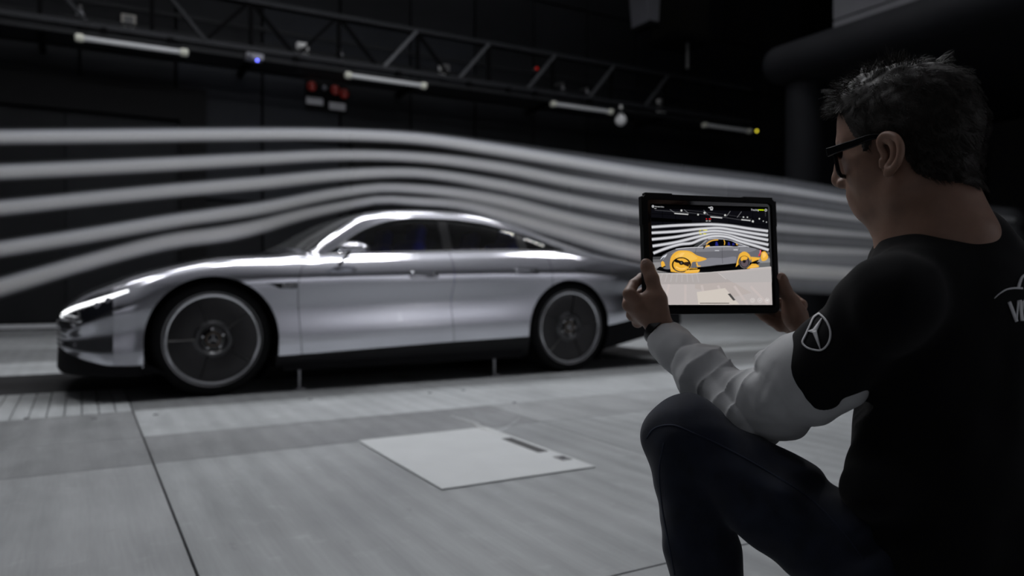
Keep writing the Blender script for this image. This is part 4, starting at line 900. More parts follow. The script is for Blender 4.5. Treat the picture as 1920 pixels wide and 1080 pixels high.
pc.disc((352, 604), 22, 20, (24, 22, 22)); pc.disc((352, 604), 9, 9, (90, 84, 80)); pc.line([(300, 640), (350, 660), (400, 650)], 12, OL)
pc.poly([(485, 600), (497, 598), (505, 628), (530, 630), (528, 638), (495, 640)], OR); pc.poly([(376, 694), (396, 672), (520, 664), (518, 682), (500, 696), (400, 702)], OR); pc.line([(400, 680), (515, 676)], 5, OL, False); pc.line([(390, 655), (500, 655)], 6, OR, False)
pc.smooth_poly([(852, 642), (868, 575), (890, 520), (930, 500), (970, 520), (990, 570), (980, 590), (900, 600), (866, 630)], OR, 60)
pc.disc((930, 598), 54, 60, (24, 22, 24)); pc.ring((932, 598), 46, 53, 5, (120, 116, 118)); pc.disc((932, 600), 36, 42, (96, 84, 90)); pc.disc((930, 590), 15, 16, (30, 28, 28)); pc.disc((930, 560), 30, 18, OR, 30); pc.disc((908, 572), 12, 14, OR, 20)
pc.poly([(990, 548), (1078, 556), (1060, 582), (1000, 600)], OR); pc.poly([(1000, 596), (1062, 574), (1058, 590), (1004, 612)], (14, 14, 16))
pc.poly([(950, 658), (1000, 612), (1040, 614), (1068, 632), (1060, 644), (990, 656)], OR); pc.line([(985, 640), (1055, 632)], 5, OL, False)
pc.smooth_poly([(1090, 505), (1115, 498), (1142, 525), (1149, 555), (1130, 580), (1092, 585), (1082, 560)], OR, 50); pc.smooth_poly([(1095, 515), (1115, 508), (1130, 535), (1105, 560)], OL, 30)
pc.line([(1080, 486), (1076, 515), (1062, 542)], 9, (230, 36, 60)); pc.line([(1078, 488), (1073, 514)], 4, (255, 150, 160), False)
pc.line([(582, 432), (600, 415), (640, 398), (690, 392)], [9]*40, OR); pc.line([(742, 394), (750, 415), (746, 440)], 7, OR); pc.line([(855, 428), (868, 440)], 9, OR, False); pc.poly([(576, 446), (606, 440), (614, 452), (584, 458), (574, 472)], OR)
# screen furniture
for x, y, w_, in ((520, 302, 14), (548, 302, 42), (513, 318, 10), (518, 336, 20), (552, 336, 28)): pc.line([(x, y), (x+w_, y+2)], 8, (222, 214, 60), False)
pc.poly([(72, 60), (1148, 90), (1149, 106), (72, 78)], (6, 6, 7)); pc.ring((90, 85), 9, 10, 3, (225, 225, 228))
for k in range(3): a = -PI/2+2*PI*k/3; pc.line([(90, 85), (90+8*math.cos(a), 85+9*math.sin(a))], 2.5, (225, 225, 228), False)
pc.line([(102, 104), (122, 105)], 4, (190, 190, 190), False)
pc.line([(1055, 117), (1110, 119)], 9, (196, 226, 20), False); pc.ring((1127, 120), 9, 10, 4, (220, 220, 222)); pc.line([(1123, 140), (1125, 175)], 3, (90, 90, 92), False)
pc.ring((628, 102), 12, 13, 4, (225, 225, 228)); pc.disc((628, 102), 5, 6, (150, 150, 152), 14); pc.line([(600, 95), (614, 97)], 6, (225, 225, 228), False); pc.line([(618, 117), (638, 118)], 5, (225, 225, 228), False)
pc.line([(520, 975), (790, 975)], 7, (86, 82, 80), False)
for x in (1005, 1073, 1140):
    pc.ring((x, 949), 19, 20, 3, (222, 216, 214))
pc.ring((1005, 949), 9, 10, 3, (226, 220, 218)); pc.line([(1064, 958), (1082, 940)], 3, (226, 220, 218), False); pc.line([(1066, 942), (1080, 956)], 3, (226, 220, 218), False); pc.ring((1140, 949), 11, 7, 3, (232, 228, 226)); pc.disc((1140, 949), 4, 4, (232, 228, 226), 12)
mesh('screen', pc.v, pc.f, None, tab, mats=pc.ms, fmat=pc.mi)
def screen_text(body, zx, zy, size, col):
    fc = bpy.data.curves.new('screen_text', 'FONT'); fc.body = body; fc.size = size; fc.align_x = 'LEFT'; fc.align_y = 'CENTER'
    to = bpy.data.objects.new('tmp', fc); COL.objects.link(to); dg = bpy.context.evaluated_depsgraph_get(); me = bpy.data.meshes.new_from_object(to.evaluated_get(dg))
    bpy.data.objects.remove(to); me.materials.clear(); me.materials.append(emat('screen_white', (0.72, 0.72, 0.74), 1.0))
    o = bpy.data.objects.new('screen_text', me); COL.objects.link(o); o.parent = tab; x, y = scr(zx, zy); o.location = (x, y, pc.z+0.0001); return o
screen_text('Tracking', 990, 117, 0.0052, None); screen_text('Mercedes-Benz', 106, 87, 0.0032, None)
# ================================================================ signed distance field helpers (blended solids meshed by surface nets)
def cone(a, b, ra, rb, k=None): return ('cone', np.array(a, float), np.array(b, float), ra, rb, k)
def ell(c, ax, r, k=None): return ('ell', np.array(c, float), np.array(ax, float), np.array(r, float), k)
def _d(pr, P):
    if pr[0] == 'cone':
        _, a, b, ra, rb, _k = pr; ba = b-a; L2 = ba@ba; t = np.clip(((P-a)@ba)/L2, 0, 1)
        return np.linalg.norm(P-a-t[..., None]*ba, axis=-1)-(ra+(rb-ra)*t)
    _, c, ax, r, _k = pr; q = ((P-c)@ax.T)/r; k0 = np.linalg.norm(q, axis=-1); k1 = np.linalg.norm(q/r, axis=-1)
    return k0*(k0-1)/(k1+1e-9)
def _bb(pr):
    if pr[0] == 'cone':
        _, a, b, ra, rb, _k = pr; r = max(ra, rb); return np.minimum(a, b)-r, np.maximum(a, b)+r
    _, c, ax, r, _k = pr; e = np.sqrt(((ax*r[:, None])**2).sum(0)); return c-e, c+e
def field_mesh(prims, h, k=0.012, subs=(), post=None, pad=0.02):
    lo = np.min([_bb(p)[0] for p in prims], 0)-pad; hi = np.max([_bb(p)[1] for p in prims], 0)+pad
    n = np.ceil((hi-lo)/h).astype(int)+1; D = np.full(n, 0.5, np.float32)
    def block(p, m):
        a, b = _bb(p); i0 = np.clip(((a-m-lo)/h).astype(int), 0, n-1); i1 = np.clip(((b+m-lo)/h).astype(int)+2, 1, n)
        g = np.stack(np.meshgrid(*[lo[q]+h*np.arange(i0[q], i1[q]) for q in range(3)], indexing='ij'), -1)
        return tuple(slice(i0[q], i1[q]) for q in range(3)), g
    for p in prims:
        kk = p[-1] or k; sl, g = block(p, kk+3*h); d = _d(p, g); o = D[sl]
        t = np.maximum(kk-np.abs(o-d), 0)/kk; D[sl] = np.minimum(o, d)-t*t*kk*0.25
    for p in subs:
        kk = p[-1] or k; sl, g = block(p, kk+3*h); d = -_d(p, g); o = D[sl]
        t = np.maximum(kk-np.abs(o-d), 0)/kk; D[sl] = np.maximum(o, d)+t*t*kk*0.25
    if post is not None:
        idx = np.argwhere(np.abs(D) < 0.03); P = lo+idx*h; D[tuple(idx.T)] += post(P, D[tuple(idx.T)]).astype(np.float32)
    # surface nets
    s = D < 0; c = np.zeros(n-1, np.uint8)
    for i in (0, 1):
        for j in (0, 1):
            for q in (0, 1): c += s[i:n[0]-1+i, j:n[1]-1+j, q:n[2]-1+q]
    cells = np.argwhere((c > 0) & (c < 8)); ids = np.full(n-1, -1, np.int64); ids[tuple(cells.T)] = np.arange(len(cells))
    acc = np.zeros((len(cells), 3)); cnt = np.zeros(len(cells))
    cor = [(i, j, q) for i in (0, 1) for j in (0, 1) for q in (0, 1)]
    for a in cor:
        for ax in range(3):
            if a[ax]: continue
            b = list(a); b[ax] = 1
            da = D[tuple((cells+a).T)]; db = D[tuple((cells+b).T)]; m = (da < 0) != (db < 0)
            t = np.where(m, da/np.where(m, da-db, 1), 0); p = np.tile(np.array(a, float), (len(cells), 1)); p[:, ax] += t
            acc[m] += p[m]; cnt[m] += 1
    V = lo+h*(cells+acc/cnt[:, None]); F = []
    for ax in range(3):
        o = [q for q in range(3) if q != ax]; sa = [slice(None)]*3; sb = [slice(None)]*3; sa[ax] = slice(0, -1); sb[ax] = slice(1, None)
        e = np.argwhere(s[tuple(sa)] != s[tuple(sb)]); e = e[(e[:, o[0]] > 0) & (e[:, o[1]] > 0) & (e[:, o[0]] < n[o[0]]-1) & (e[:, o[1]] < n[o[1]]-1)]
        u = np.zeros(3, int); u[o[0]] = 1; v = np.zeros(3, int); v[o[1]] = 1
        q = np.stack([ids[tuple((e-u-v).T)], ids[tuple((e-v).T)], ids[tuple(e.T)], ids[tuple((e-u).T)]], 1)
        inside = s[tuple(e.T)]; flip = inside if ax != 1 else ~inside
        q[~flip] = q[~flip][:, ::-1]; F.append(q)
    F = np.concatenate(F); F = F[(F >= 0).all(1)]
    return V, F
def relax(V, F, it, lam=0.5, w=None):
    E = np.concatenate([F[:, [0, 1]], F[:, [1, 2]], F[:, [2, 3]], F[:, [3, 0]]]); n = len(V)
    for _ in range(it):
        A = np.zeros((n, 3)); C = np.bincount(np.r_[E[:, 0], E[:, 1]], minlength=n)
        for q in range(3): A[:, q] = np.bincount(E[:, 0], V[E[:, 1], q], n)+np.bincount(E[:, 1], V[E[:, 0], q], n)
        d = A/np.maximum(C, 1)[:, None]-V; V = V+lam*d*(1 if w is None else w[:, None])
    return V
def fmesh(name, V, F, m, parent=None):
    me = bpy.data.meshes.new(name); me.vertices.add(len(V)); me.vertices.foreach_set('co', np.asarray(V, np.float32).ravel())
    me.loops.add(F.size); me.loops.foreach_set('vertex_index', F.astype(np.int32).ravel())
    me.polygons.add(len(F)); me.polygons.foreach_set('loop_start', np.arange(0, F.size, 4, dtype=np.int32)); me.polygons.foreach_set('loop_total', np.full(len(F), 4, np.int32))
    me.polygons.foreach_set('use_smooth', np.ones(len(F), bool)); me.update(calc_edges=True); me.validate()
    if m: me.materials.append(m)
    o = bpy.data.objects.new(name, me); COL.objects.link(o)
    if parent: o.parent = parent
    return o
def vnormals(V, F):
    n = np.cross(V[F[:, 2]]-V[F[:, 0]], V[F[:, 3]]-V[F[:, 1]]); N = np.zeros_like(V)
    for q in range(4): np.add.at(N, F[:, q], n)
    return N/(np.linalg.norm(N, axis=1)[:, None]+1e-12)
# ================================================================ the man: landmarks
def C2W(x, y, z): return CAM+CR*x+CU*y+CF*z      # camera right, up, depth
fx, fz = -0.613, 0.790                            # horizontal facing direction in camera axes
FWD = CR*fx+CF*fz; LEFT = -CR*fz+CF*fx*1.0; LEFT = -CR*0.790-CF*0.613; UPV = np.array((0, 0, 1.0)); UPV = np.cross(LEFT, FWD); UPV *= np.sign(UPV[2])
man = empty('person', (0, 0, 0)); tag(man, 'man in black t-shirt and jeans crouching on one knee, looking at a tablet', 'person')
gp = PD(1760, 1000, 1.12); man.location = (gp[0], gp[1], 0); MO = np.array((gp[0], gp[1], 0.0))
HC = PD(1705, 262, 1.15)                          # head centre
def M(px, py, off=0.0):                           # pixel on a plane parallel to the profile plane, off metres to his left
    d = ray(px, py); c = HC+LEFT*off; t = ((c-CAM)@LEFT)/(d@LEFT); return CAM+d*t
pt = 0.21; HF = FWD*math.cos(pt)-UPV*math.sin(pt); HU = UPV*math.cos(pt)+FWD*math.sin(pt); HAX = np.stack([HF, LEFT, HU])
skin = mat('skin', (0.225, 0.13, 0.093), 0.5, spec=0.35, noise=(60, 0.08, (1, 1, 1)), bump=(420, 0.25, 0.0006))
MATS['skin'].node_tree.nodes['Principled BSDF'].inputs['Subsurface Weight'].default_value = 0.12
MATS['skin'].node_tree.nodes['Principled BSDF'].inputs['Subsurface Radius'].default_value = (0.012, 0.005, 0.003)
# ---- head
E_ = lambda px, py, off, r, k=None: ell(M(px, py, off), HAX, r, k)
head = [E_(1711, 245, 0, (0.094, 0.075, 0.089), 0.03), E_(1654, 226, 0, (0.064, 0.064, 0.066), 0.03), E_(1653, 300, 0, (0.057, 0.056, 0.062), 0.03),
        E_(1668, 358, 0, (0.050, 0.050, 0.040), 0.03), cone(M(1627, 393, 0.010), M(1627, 393, -0.010), 0.0155, 0.0155, 0.02),
        E_(1619, 370, 0, (0.020, 0.029, 0.028), 0.015)]
for s in (1, -1):
    head += [E_(1638, 316, 0.040*s, (0.030, 0.026, 0.028), 0.025), cone(M(1636, 389, 0.02*s), M(1684, 360, 0.050*s), 0.016, 0.019, 0.02),
             cone(M(1582, 266, 0.012*s), M(1596, 262, 0.045*s), 0.010, 0.010, 0.012), E_(1583, 343, 0.0135*s, (0.0125, 0.0095, 0.0095), 0.006),
             ell(M(1600, 289, 0.031*s), HAX, (0.013, 0.014, 0.012), 0.004)]
head += [cone(M(1580, 276), M(1573, 328), 0.0085, 0.0095, 0.010), E_(1574, 338, 0, (0.0125, 0.011, 0.0115), 0.008),
         E_(1607, 366, 0, (0.011, 0.022, 0.0075), 0.006), E_(1611, 379, 0, (0.010, 0.019, 0.0075), 0.005)]
neck = [cone(M(1725, 330), M(1752, 470), 0.056, 0.068, 0.03), cone(M(1763, 325), M(1778, 440), 0.038, 0.052, 0.03),
        cone(M(1692, 338, 0.052), M(1684, 470, 0.022), 0.014, 0.015, 0.02), cone(M(1692, 338, -0.052), M(1684, 470, -0.022), 0.014, 0.015, 0.02), cone(M(1668, 400), M(1695, 470), 0.028, 0.038, 0.03), cone(M(1782, 392), M(1826, 438), 0.030, 0.028, 0.03)]
subs = [E_(1586, 351, 0.008*s, (0.006, 0.004, 0.005), 0.004) for s in (1, -1)]
subs += [cone(M(1597, 372.5, 0.020), M(1597, 372.5, -0.020), 0.0024, 0.0022, 0.004)]
for s in (1, -1): subs.append(E_(1584, 284, 0.033*s, (0.012, 0.014, 0.009), 0.012))
HV, HFc = field_mesh(head+neck, 0.0021, 0.012, subs)
HV = relax(HV, HFc, 2, 0.4)
# ---- ears (joined into the body mesh)
def ear(s):
    off = 0.079
    def Q(px, py, o): return M(px, py, off+o) if s > 0 else M(px, py, off+o)-LEFT*2*(off+o)
    hx = [(1661, 292, 0.004), (1652, 276, 0.004), (1650, 263, 0.007), (1657, 254, 0.010), (1669, 253, 0.013), (1681, 259, 0.016), (1688, 272, 0.018), (1688.5, 288, 0.018), (1684, 303, 0.015), (1676, 315, 0.010), (1668, 324, 0.007)]
    pts = spline(np.array([Q(*p) for p in hx]), 26); pr = [cone(pts[i], pts[i+1], 0.0044, 0.0044, 0.003) for i in range(len(pts)-1)]
    ah = [(1659, 262, 0.006), (1672, 268, 0.010), (1677, 283, 0.011), (1674, 300, 0.009), (1667, 309, 0.006)]
    p2 = spline(np.array([Q(*p) for p in ah]), 14); pr += [cone(p2[i], p2[i+1], 0.0040, 0.0040, 0.004) for i in range(len(p2)-1)]
    pr += [cone(Q(1666, 318, 0.006), Q(1664, 325, 0.005), 0.0062, 0.0055, 0.006), cone(Q(1656, 302, 0.002), Q(1655, 310, 0.002), 0.006, 0.005, 0.005)]
    nb = LEFT*s
    pr += [cone(Q(1672, 270, -0.010), Q(1678, 300, -0.010), 0.010, 0.009, 0.003), cone(Q(1662, 275, -0.014), Q(1666, 315, -0.012), 0.010, 0.009, 0.003), cone(Q(1682, 275, 0.006), Q(1682, 298, 0.006), 0.006, 0.006, 0.004)]
    return field_mesh(pr, 0.0012, 0.003)
EARS = [ear(1), ear(-1)]
# ---- hands
def D3(t): return PD(t[0], t[1], t[2])
def chain(pts, k=0.006): return [cone(D3(pts[i]), D3(pts[i+1]), pts[i][3], pts[i+1][3], k) for i in range(len(pts)-1)]
W = (1243, 626, 1.432, 0.0255)
lh = chain([(1262, 655, 1.40, 0.027), W], 0.02)
for mc in ((1182, 553, 1.437, 0.0125), (1181, 573, 1.452, 0.0125), (1187, 590, 1.468, 0.012), (1196, 604, 1.482, 0.011)): lh += chain([(1236, 612, 1.438, 0.019), (1212, 583, 1.442, 0.0165), mc], 0.012)
lh += chain([(1240, 606, 1.428, 0.018), (1233, 562, 1.425, 0.0165), (1222, 522, 1.434, 0.0118), (1214, 502, 1.444, 0.0112), (1211, 494, 1.448, 0.0096)], 0.010)
lh += [cone(D3((1232, 585, 1.43)), D3((1215, 560, 1.435)), 0.018, 0.014, 0.012)]
lh += chain([(1179, 551, 1.437, 0.0122), (1188, 533, 1.458, 0.0100), (1203, 521, 1.484, 0.0098), (1230, 520, 1.495, 0.0085), (1248, 522, 1.495, 0.0078)], 0.003)
lh += chain([(1178, 572, 1.452, 0.0122), (1178, 560, 1.490, 0.0098), (1205, 548, 1.505, 0.0092), (1240, 548, 1.502, 0.008), (1256, 550, 1.500, 0.0075)], 0.003)
lh += chain([(1185, 590, 1.468, 0.0115), (1190, 583, 1.505, 0.0092), (1215, 572, 1.512, 0.0088), (1246, 572, 1.506, 0.0075)], 0.003)
lh += chain([(1195, 604, 1.482, 0.0105), (1202, 602, 1.512, 0.0084), (1224, 594, 1.514, 0.008), (1248, 592, 1.508, 0.007)], 0.003)
LHV, LHF = field_mesh(lh, 0.0016, 0.006); LHV = relax(LHV, LHF, 2, 0.4)
rh = chain([(1535, 668, 1.575, 0.027), (1510, 634, 1.566, 0.0265)], 0.02)
rh += chain([(1505, 620, 1.562, 0.022), (1492, 590, 1.553, 0.0215), (1484, 568, 1.552, 0.0155), (1471, 543, 1.548, 0.0120), (1465, 526, 1.545, 0.0112), (1463, 520, 1.545, 0.0098)], 0.010)
rh += [ell(D3((1486, 592, 1.550)), HAX, (0.020, 0.020, 0.030), 0.012)]
for mc in ((1502, 572, 1.585, 0.0125), (1488, 585, 1.594, 0.0125), (1474, 600, 1.594, 0.0125), (1462, 611, 1.590, 0.0115)): rh += chain([(1505, 625, 1.568, 0.020), (1492, 606, 1.578, 0.017), mc], 0.012)
rh += chain([(1502, 572, 1.585, 0.012), (1480, 552, 1.604, 0.010), (1452, 545, 1.590, 0.009), (1430, 545, 1.582, 0.0075)], 0.003)
rh += chain([(1488, 585, 1.594, 0.012), (1462, 568, 1.606, 0.010), (1436, 562, 1.588, 0.009), (1418, 562, 1.580, 0.0075)], 0.003)
rh += chain([(1474, 600, 1.594, 0.012), (1450, 587, 1.600, 0.0098), (1428, 577, 1.583, 0.0088), (1414, 577, 1.578, 0.0075)], 0.003)
rh += chain([(1464, 612, 1.588, 0.0118), (1446, 602, 1.588, 0.0098), (1431, 593, 1.582, 0.0088), (1420, 585, 1.575, 0.0075)], 0.003)
RHV, RHF = field_mesh(rh, 0.0016, 0.006); RHV = relax(RHV, RHF, 2, 0.4)
# ---- rest of the body under the clothes
SHL, ELL_, WRL = PD(1664, 574, 1.035), PD(1405, 774, 1.25), PD(1248, 634, 1.425)
SHR = PD(1872, 545, 1.275); ELR = C2W(0.775, -0.245, 1.50); WRR = PD(1512, 640, 1.567)
HIPL, KNL = PD(1712, 1120, 1.08), PD(1285, 822, 1.25); ANL = PD(1358, 1290, 1.21); ANL[2] = 0.10
HIPR = PD(1880, 1140, 1.22); KNR = HIPR+FWD*0.40; KNR[2] = 0.075; ANR = HIPR-FWD*0.04; ANR[2] = 0.07
CH, WA, PE = PD(1790, 640, 1.15), PD(1792, 880, 1.12), PD(1805, 1090, 1.12); NB = PD(1768, 455, 1.15)
TAX = np.stack([FWD, LEFT, UPV])
body = [ell(CH, TAX, (0.105, 0.15, 0.19), 0.05), ell(WA, TAX, (0.10, 0.135, 0.18), 0.05), ell(PE, TAX, (0.11, 0.15, 0.12), 0.05), cone(NB, CH, 0.06, 0.09, 0.05),
        cone(SHL, ELL_, 0.045, 0.038), cone(ELL_, WRL, 0.036, 0.022), cone(SHR, ELR, 0.045, 0.038), cone(ELR, WRR, 0.036, 0.022), cone(SHL, SHR, 0.05, 0.05, 0.05),
        cone(HIPL, KNL, 0.075, 0.052), cone(KNL, ANL, 0.05, 0.036), cone(HIPR, KNR, 0.075, 0.05), cone(KNR, ANR, 0.045, 0.036)]
BV, BF = field_mesh(body, 0.008, 0.03)
parts = [(HV, HFc), *EARS, (LHV, LHF), (RHV, RHF), (BV, BF)]; VV = []; FF = []; kk = 0
for v, f in parts: VV.append(v); FF.append(f+kk); kk += len(v)
fmesh('body', np.concatenate(VV)-MO, np.concatenate(FF), skin, man)
# thumb nails
def nail(c, u, v, n, a, b, name='nail'):
    k = MB(); N = 12; k.v.append(tuple(c+n*0.0012-MO))
    for i in range(N): t = 2*PI*i/N; k.v.append(tuple(c+u*a*math.cos(t)+v*b*math.sin(t)+n*(0.0012-0.0022*abs(math.cos(t))**2)-MO))
    k.f = [(0, 1+i, 1+(i+1) % N) for i in range(N)]; k.build(name, mat('nail_pink', (0.42, 0.27, 0.22), 0.3), man, True)
vd = -ray(1212, 498)/np.linalg.norm(ray(1212, 498)); up_ = CU*0.93-CR*0.3; up_ /= np.linalg.norm(up_); rt = np.cross(up_, vd)
nail(PD(1210, 496.5, 1.4365), rt, up_, vd, 0.0066, 0.0095)
vd = -ray(1463, 520)/np.linalg.norm(ray(1463, 520)); nail(PD(1462.5, 519, 1.5345), CR, CU, vd*0.9+CU*0.3, 0.0062, 0.0070)
# eyes: lashes/brow strip
brow = mat('brow_brown', (0.03, 0.02, 0.014), 0.7)
# ---- clothes
rngc = np.random.default_rng(3)
tee = mat('tee_black', (0.0032, 0.0032, 0.004), 0.9, spec=0.12, bump=(900, 0.2, 0.0006), sheen=0.03)
SLE = PD(1533, 704, 1.145)
def crumple(P, amp, sc, seed, stretch=None):
    r = np.random.default_rng(seed); out = np.zeros(len(P))
    for i in range(9):
        d = r.normal(size=3); d /= np.linalg.norm(d)
        if stretch is not None: d = d-stretch*(d@stretch)*0.75; d /= np.linalg.norm(d)
        f = sc*(0.6+1.1*r.random()); ph = P@d*f+r.random()*6.28; out += np.sin(ph+1.3*np.sin(P@np.roll(d, 1)*f*0.6+r.random()*6))
    return out*amp/4
SLD = (SLE-SHL)/np.linalg.norm(SLE-SHL)
shirt = [ell(CH, TAX, (0.128, 0.175, 0.195), 0.06), ell(WA+FWD*0.004, TAX, (0.132, 0.158, 0.19), 0.06), ell(PE+UPV*0.055, TAX, (0.140, 0.172, 0.115), 0.05), ell(PD(1668, 905, 1.08), TAX, (0.055, 0.09, 0.055), 0.04),
         cone(SHL, SHL+(SLE-SHL)*1.35, 0.064, 0.0640, 0.02), cone(NB-UPV*0.035, SHL+UPV*0.006, 0.072, 0.058, 0.03), cone(NB-UPV*0.035, SHR+UPV*0.012, 0.072, 0.062, 0.04), cone(SHR, SHR+(ELR-SHR)*0.62, 0.072, 0.064, 0.04),
         cone(NB-UPV*0.02, CH, 0.080, 0.10, 0.05)]
def shirt_post(P, d):
    out = crumple(P, 0.0036, 48, 11)
    # creases hanging from the arm pit and round the waist
    t = (P-WA)@UPV; out += 0.003*np.sin((t+0.12*((P-WA)@FWD))*95)*np.exp(-((t+0.06)/0.06)**2)
    t = (P-SHL)@SLD; out += 0.0022*np.sin(t*120+((P-SHL)@UPV)*60)*np.exp(-((t-0.02)/0.05)**2)
    q = P-SHL; ta = q@SLD; rad = np.linalg.norm(q-ta[:, None]*SLD, axis=1); near = (rad < 0.085) & (ta > LS*0.4)
    hem = np.clip((LS-ta)/0.05, 0.1, 1); out = np.where(near, out*hem, out)
    nd = np.maximum(d+out, (ta+0.85*(q@HW)-LS)*0.85); return np.where(near, nd-d, out)
LS = np.linalg.norm(SLE-SHL)+0.030; HW = CR*0.7-CU*0.7; HW = HW-SLD*(HW@SLD); HW /= np.linalg.norm(HW)
ncut = cone(NB+UPV*0.048+FWD*0.018, NB+UPV*0.2+FWD*0.03, 0.074, 0.10, 0.008)
L = np.linalg.norm(SLE-SHL); cut2 = cone(SHL+SLD*(L+0.075), SHL+SLD*(L+0.3), 0.082, 0.09, 0.004)
SV, SF = field_mesh(shirt, 0.0042, 0.03, [ncut], shirt_post); SV = relax(SV, SF, 2, 0.5)
shirt_o = fmesh('t_shirt', SV-MO, SF, tee, man)
# collar band
ring = []
# white under-shirt sleeves
wht = mat('sleeve_white', (0.44, 0.445, 0.455), 0.8, spec=0.25, bump=(700, 0.25, 0.0006), sheen=0.15)
UA0 = SHL+(SLE-SHL)*0.62; FAD = (WRL-ELL_)/np.linalg.norm(WRL-ELL_); UAD = (ELL_-UA0)/np.linalg.norm(ELL_-UA0)
CUF = PD(1243, 634, 1.428)
wsl = [cone(UA0, UA0+(ELL_-UA0)*0.4, 0.057, 0.0605, 0.03), cone(UA0+(ELL_-UA0)*0.4, ELL_, 0.0605, 0.051, 0.03), cone(PD(1588, 727, 1.10), PD(1440, 789, 1.23), 0.030, 0.036, 0.02), cone(ELL_, ELL_+(CUF-ELL_)*0.5, 0.047, 0.0425, 0.03), cone(ELL_+(CUF-ELL_)*0.5, CUF, 0.0425, 0.0345, 0.02), cone(CUF, CUF+FAD*0.004, 0.0345, 0.0345, 0.01)]
def sleeve_post(P, d):
    a = (P-ELL_)@FAD; b = (P-ELL_)@(-UAD); out = np.zeros(len(P))
    side = np.cross(FAD, UAD); side /= np.linalg.norm(side); s = (P-ELL_)@side; inn = (P-ELL_)@(FAD-UAD)/1.4
    # rings of folds bunched up the forearm, tilted and irregular
    ph = a*150+s*28+1.6*np.sin(s*46+1)+0.8*np.sin(a*60); w = np.exp(-((a-0.055)/0.075)**2)
    out += 0.0085*w*(np.sqrt(np.abs(np.sin(ph*0.5))+0.02)-0.75)
    ph = a*75+s*40+1.2*np.sin(s*60+2); out += 0.0040*(1-2*np.abs(np.sin(ph*0.5))**0.7)*np.clip(a*12, 0, 1)
    ph = b*70-s*55+inn*40; out += 0.0055*(1-2*np.abs(np.sin(0.5*ph+0.5*np.sin(s*50)))**0.8)*np.exp(-((b-0.05)/0.07)**2)*np.clip(b*20+0.5, 0, 1)
    return (out+crumple(P, 0.0020, 110, 5))*np.clip((0.165-b)/0.05, 0.05, 1)
WV, WF = field_mesh(wsl, 0.0026, 0.02, [cone(CUF+FAD*0.068, CUF+FAD*0.2, 0.070, 0.07, 0.002)], sleeve_post); WV = relax(WV, WF, 1, 0.4)
sl1 = fmesh('sleeve', WV-MO, WF, wht, man)
WV2, WF2 = field_mesh([cone(SHR+(ELR-SHR)*0.5, ELR, 0.058, 0.05, 0.03), cone(ELR, ELR+(WRR-ELR)*0.86, 0.048, 0.036, 0.02)], 0.004, 0.02, (), lambda P, d: crumple(P, 0.003, 60, 9)); sl2 = fmesh('sleeve', WV2-MO, WF2, wht, man)
# jeans
den = mat('denim', (0.0075, 0.0105, 0.0215), 0.8, spec=0.2, noise=(35, 0.35, (1, 1, 1)), bump=(1100, 0.35, 0.0006), sheen=0.12)
THD = (KNL-HIPL)/np.linalg.norm(KNL-HIPL)
jn = [cone(HIPL, HIPL+(KNL-HIPL)*0.55, 0.090, 0.074, 0.03), cone(HIPL+(KNL-HIPL)*0.55, KNL, 0.074, 0.064, 0.02), ell(KNL+CR*0.002+CU*0.001, TAX, (0.066, 0.066, 0.069), 0.02), cone(KNL-UPV*0.01, KNL+(ANL-KNL)*0.45, 0.062, 0.057, 0.015), cone(KNL+(ANL-KNL)*0.45, ANL+(KNL-ANL)*0.06, 0.057, 0.052, 0.02),
      ell(PE-UPV*0.02, TAX, (0.135, 0.168, 0.115), 0.05), cone(HIPR, KNR, 0.098, 0.068, 0.04), cone(KNR, ANR, 0.066, 0.056, 0.03)]
def jean_post(P, d):
    t = (P-KNL)@(-THD); u = (P-KNL)@CR; out = crumple(P, 0.0030, 60, 21)
    v = (P-KNL)@UPV; out += 0.0060*np.sin(v*85+u*30+np.sin(u*50))*np.exp(-((v+0.07)/0.06)**2)*np.clip((u)*12, 0, 1)
    out += 0.0075*np.sin(t*95-v*45)*np.exp(-((t-0.36)/0.08)**2)
    # outer leg seam
    return out
JV, JF = field_mesh(jn, 0.0042, 0.03, (), jean_post); JV = relax(JV, JF, 2, 0.5)
jeans_o = fmesh('jeans', JV-MO, JF, den, man)
# shoes
sh_m = mat('shoe_black', (0.012, 0.012, 0.013), 0.6); so_m = mat('sole_grey', (0.12, 0.12, 0.12), 0.7)
for an, fw in ((ANL, FWD), (ANR, -UPV*0.9+FWD*0.2)):
    if an is ANL:
        t = np.array((an[0], an[1], 0.05)); up = UPV
    else:
        t = an-FWD*0.02; fw = -FWD; 
    fw = fw/np.linalg.norm(fw); ax = np.stack([fw, np.cross(UPV, fw), UPV])
    v, f = field_mesh([ell(t+fw*0.07+UPV*0.0, ax, (0.145, 0.048, 0.042), 0.02), cone(t-fw*0.01, an, 0.045, 0.046, 0.03)], 0.005, 0.02); v[:, 2] = np.maximum(v[:, 2], 0.012); fmesh('shoe', v-MO, f, sh_m, man)
    if an is ANL: MB().prism([(0.145*math.cos(q)*1.02+0.07, 0.05*math.sin(q)) for q in np.linspace(0, 2*PI, 24, endpoint=False)], 0.001, 0.018, 'z').build('sole', so_m, man).matrix_local = Matrix([[fw[0], -fw[1], 0, t[0]-MO[0]], [fw[1], fw[0], 0, t[1]-MO[1]], [0, 0, 1, 0], [0, 0, 0, 1]])
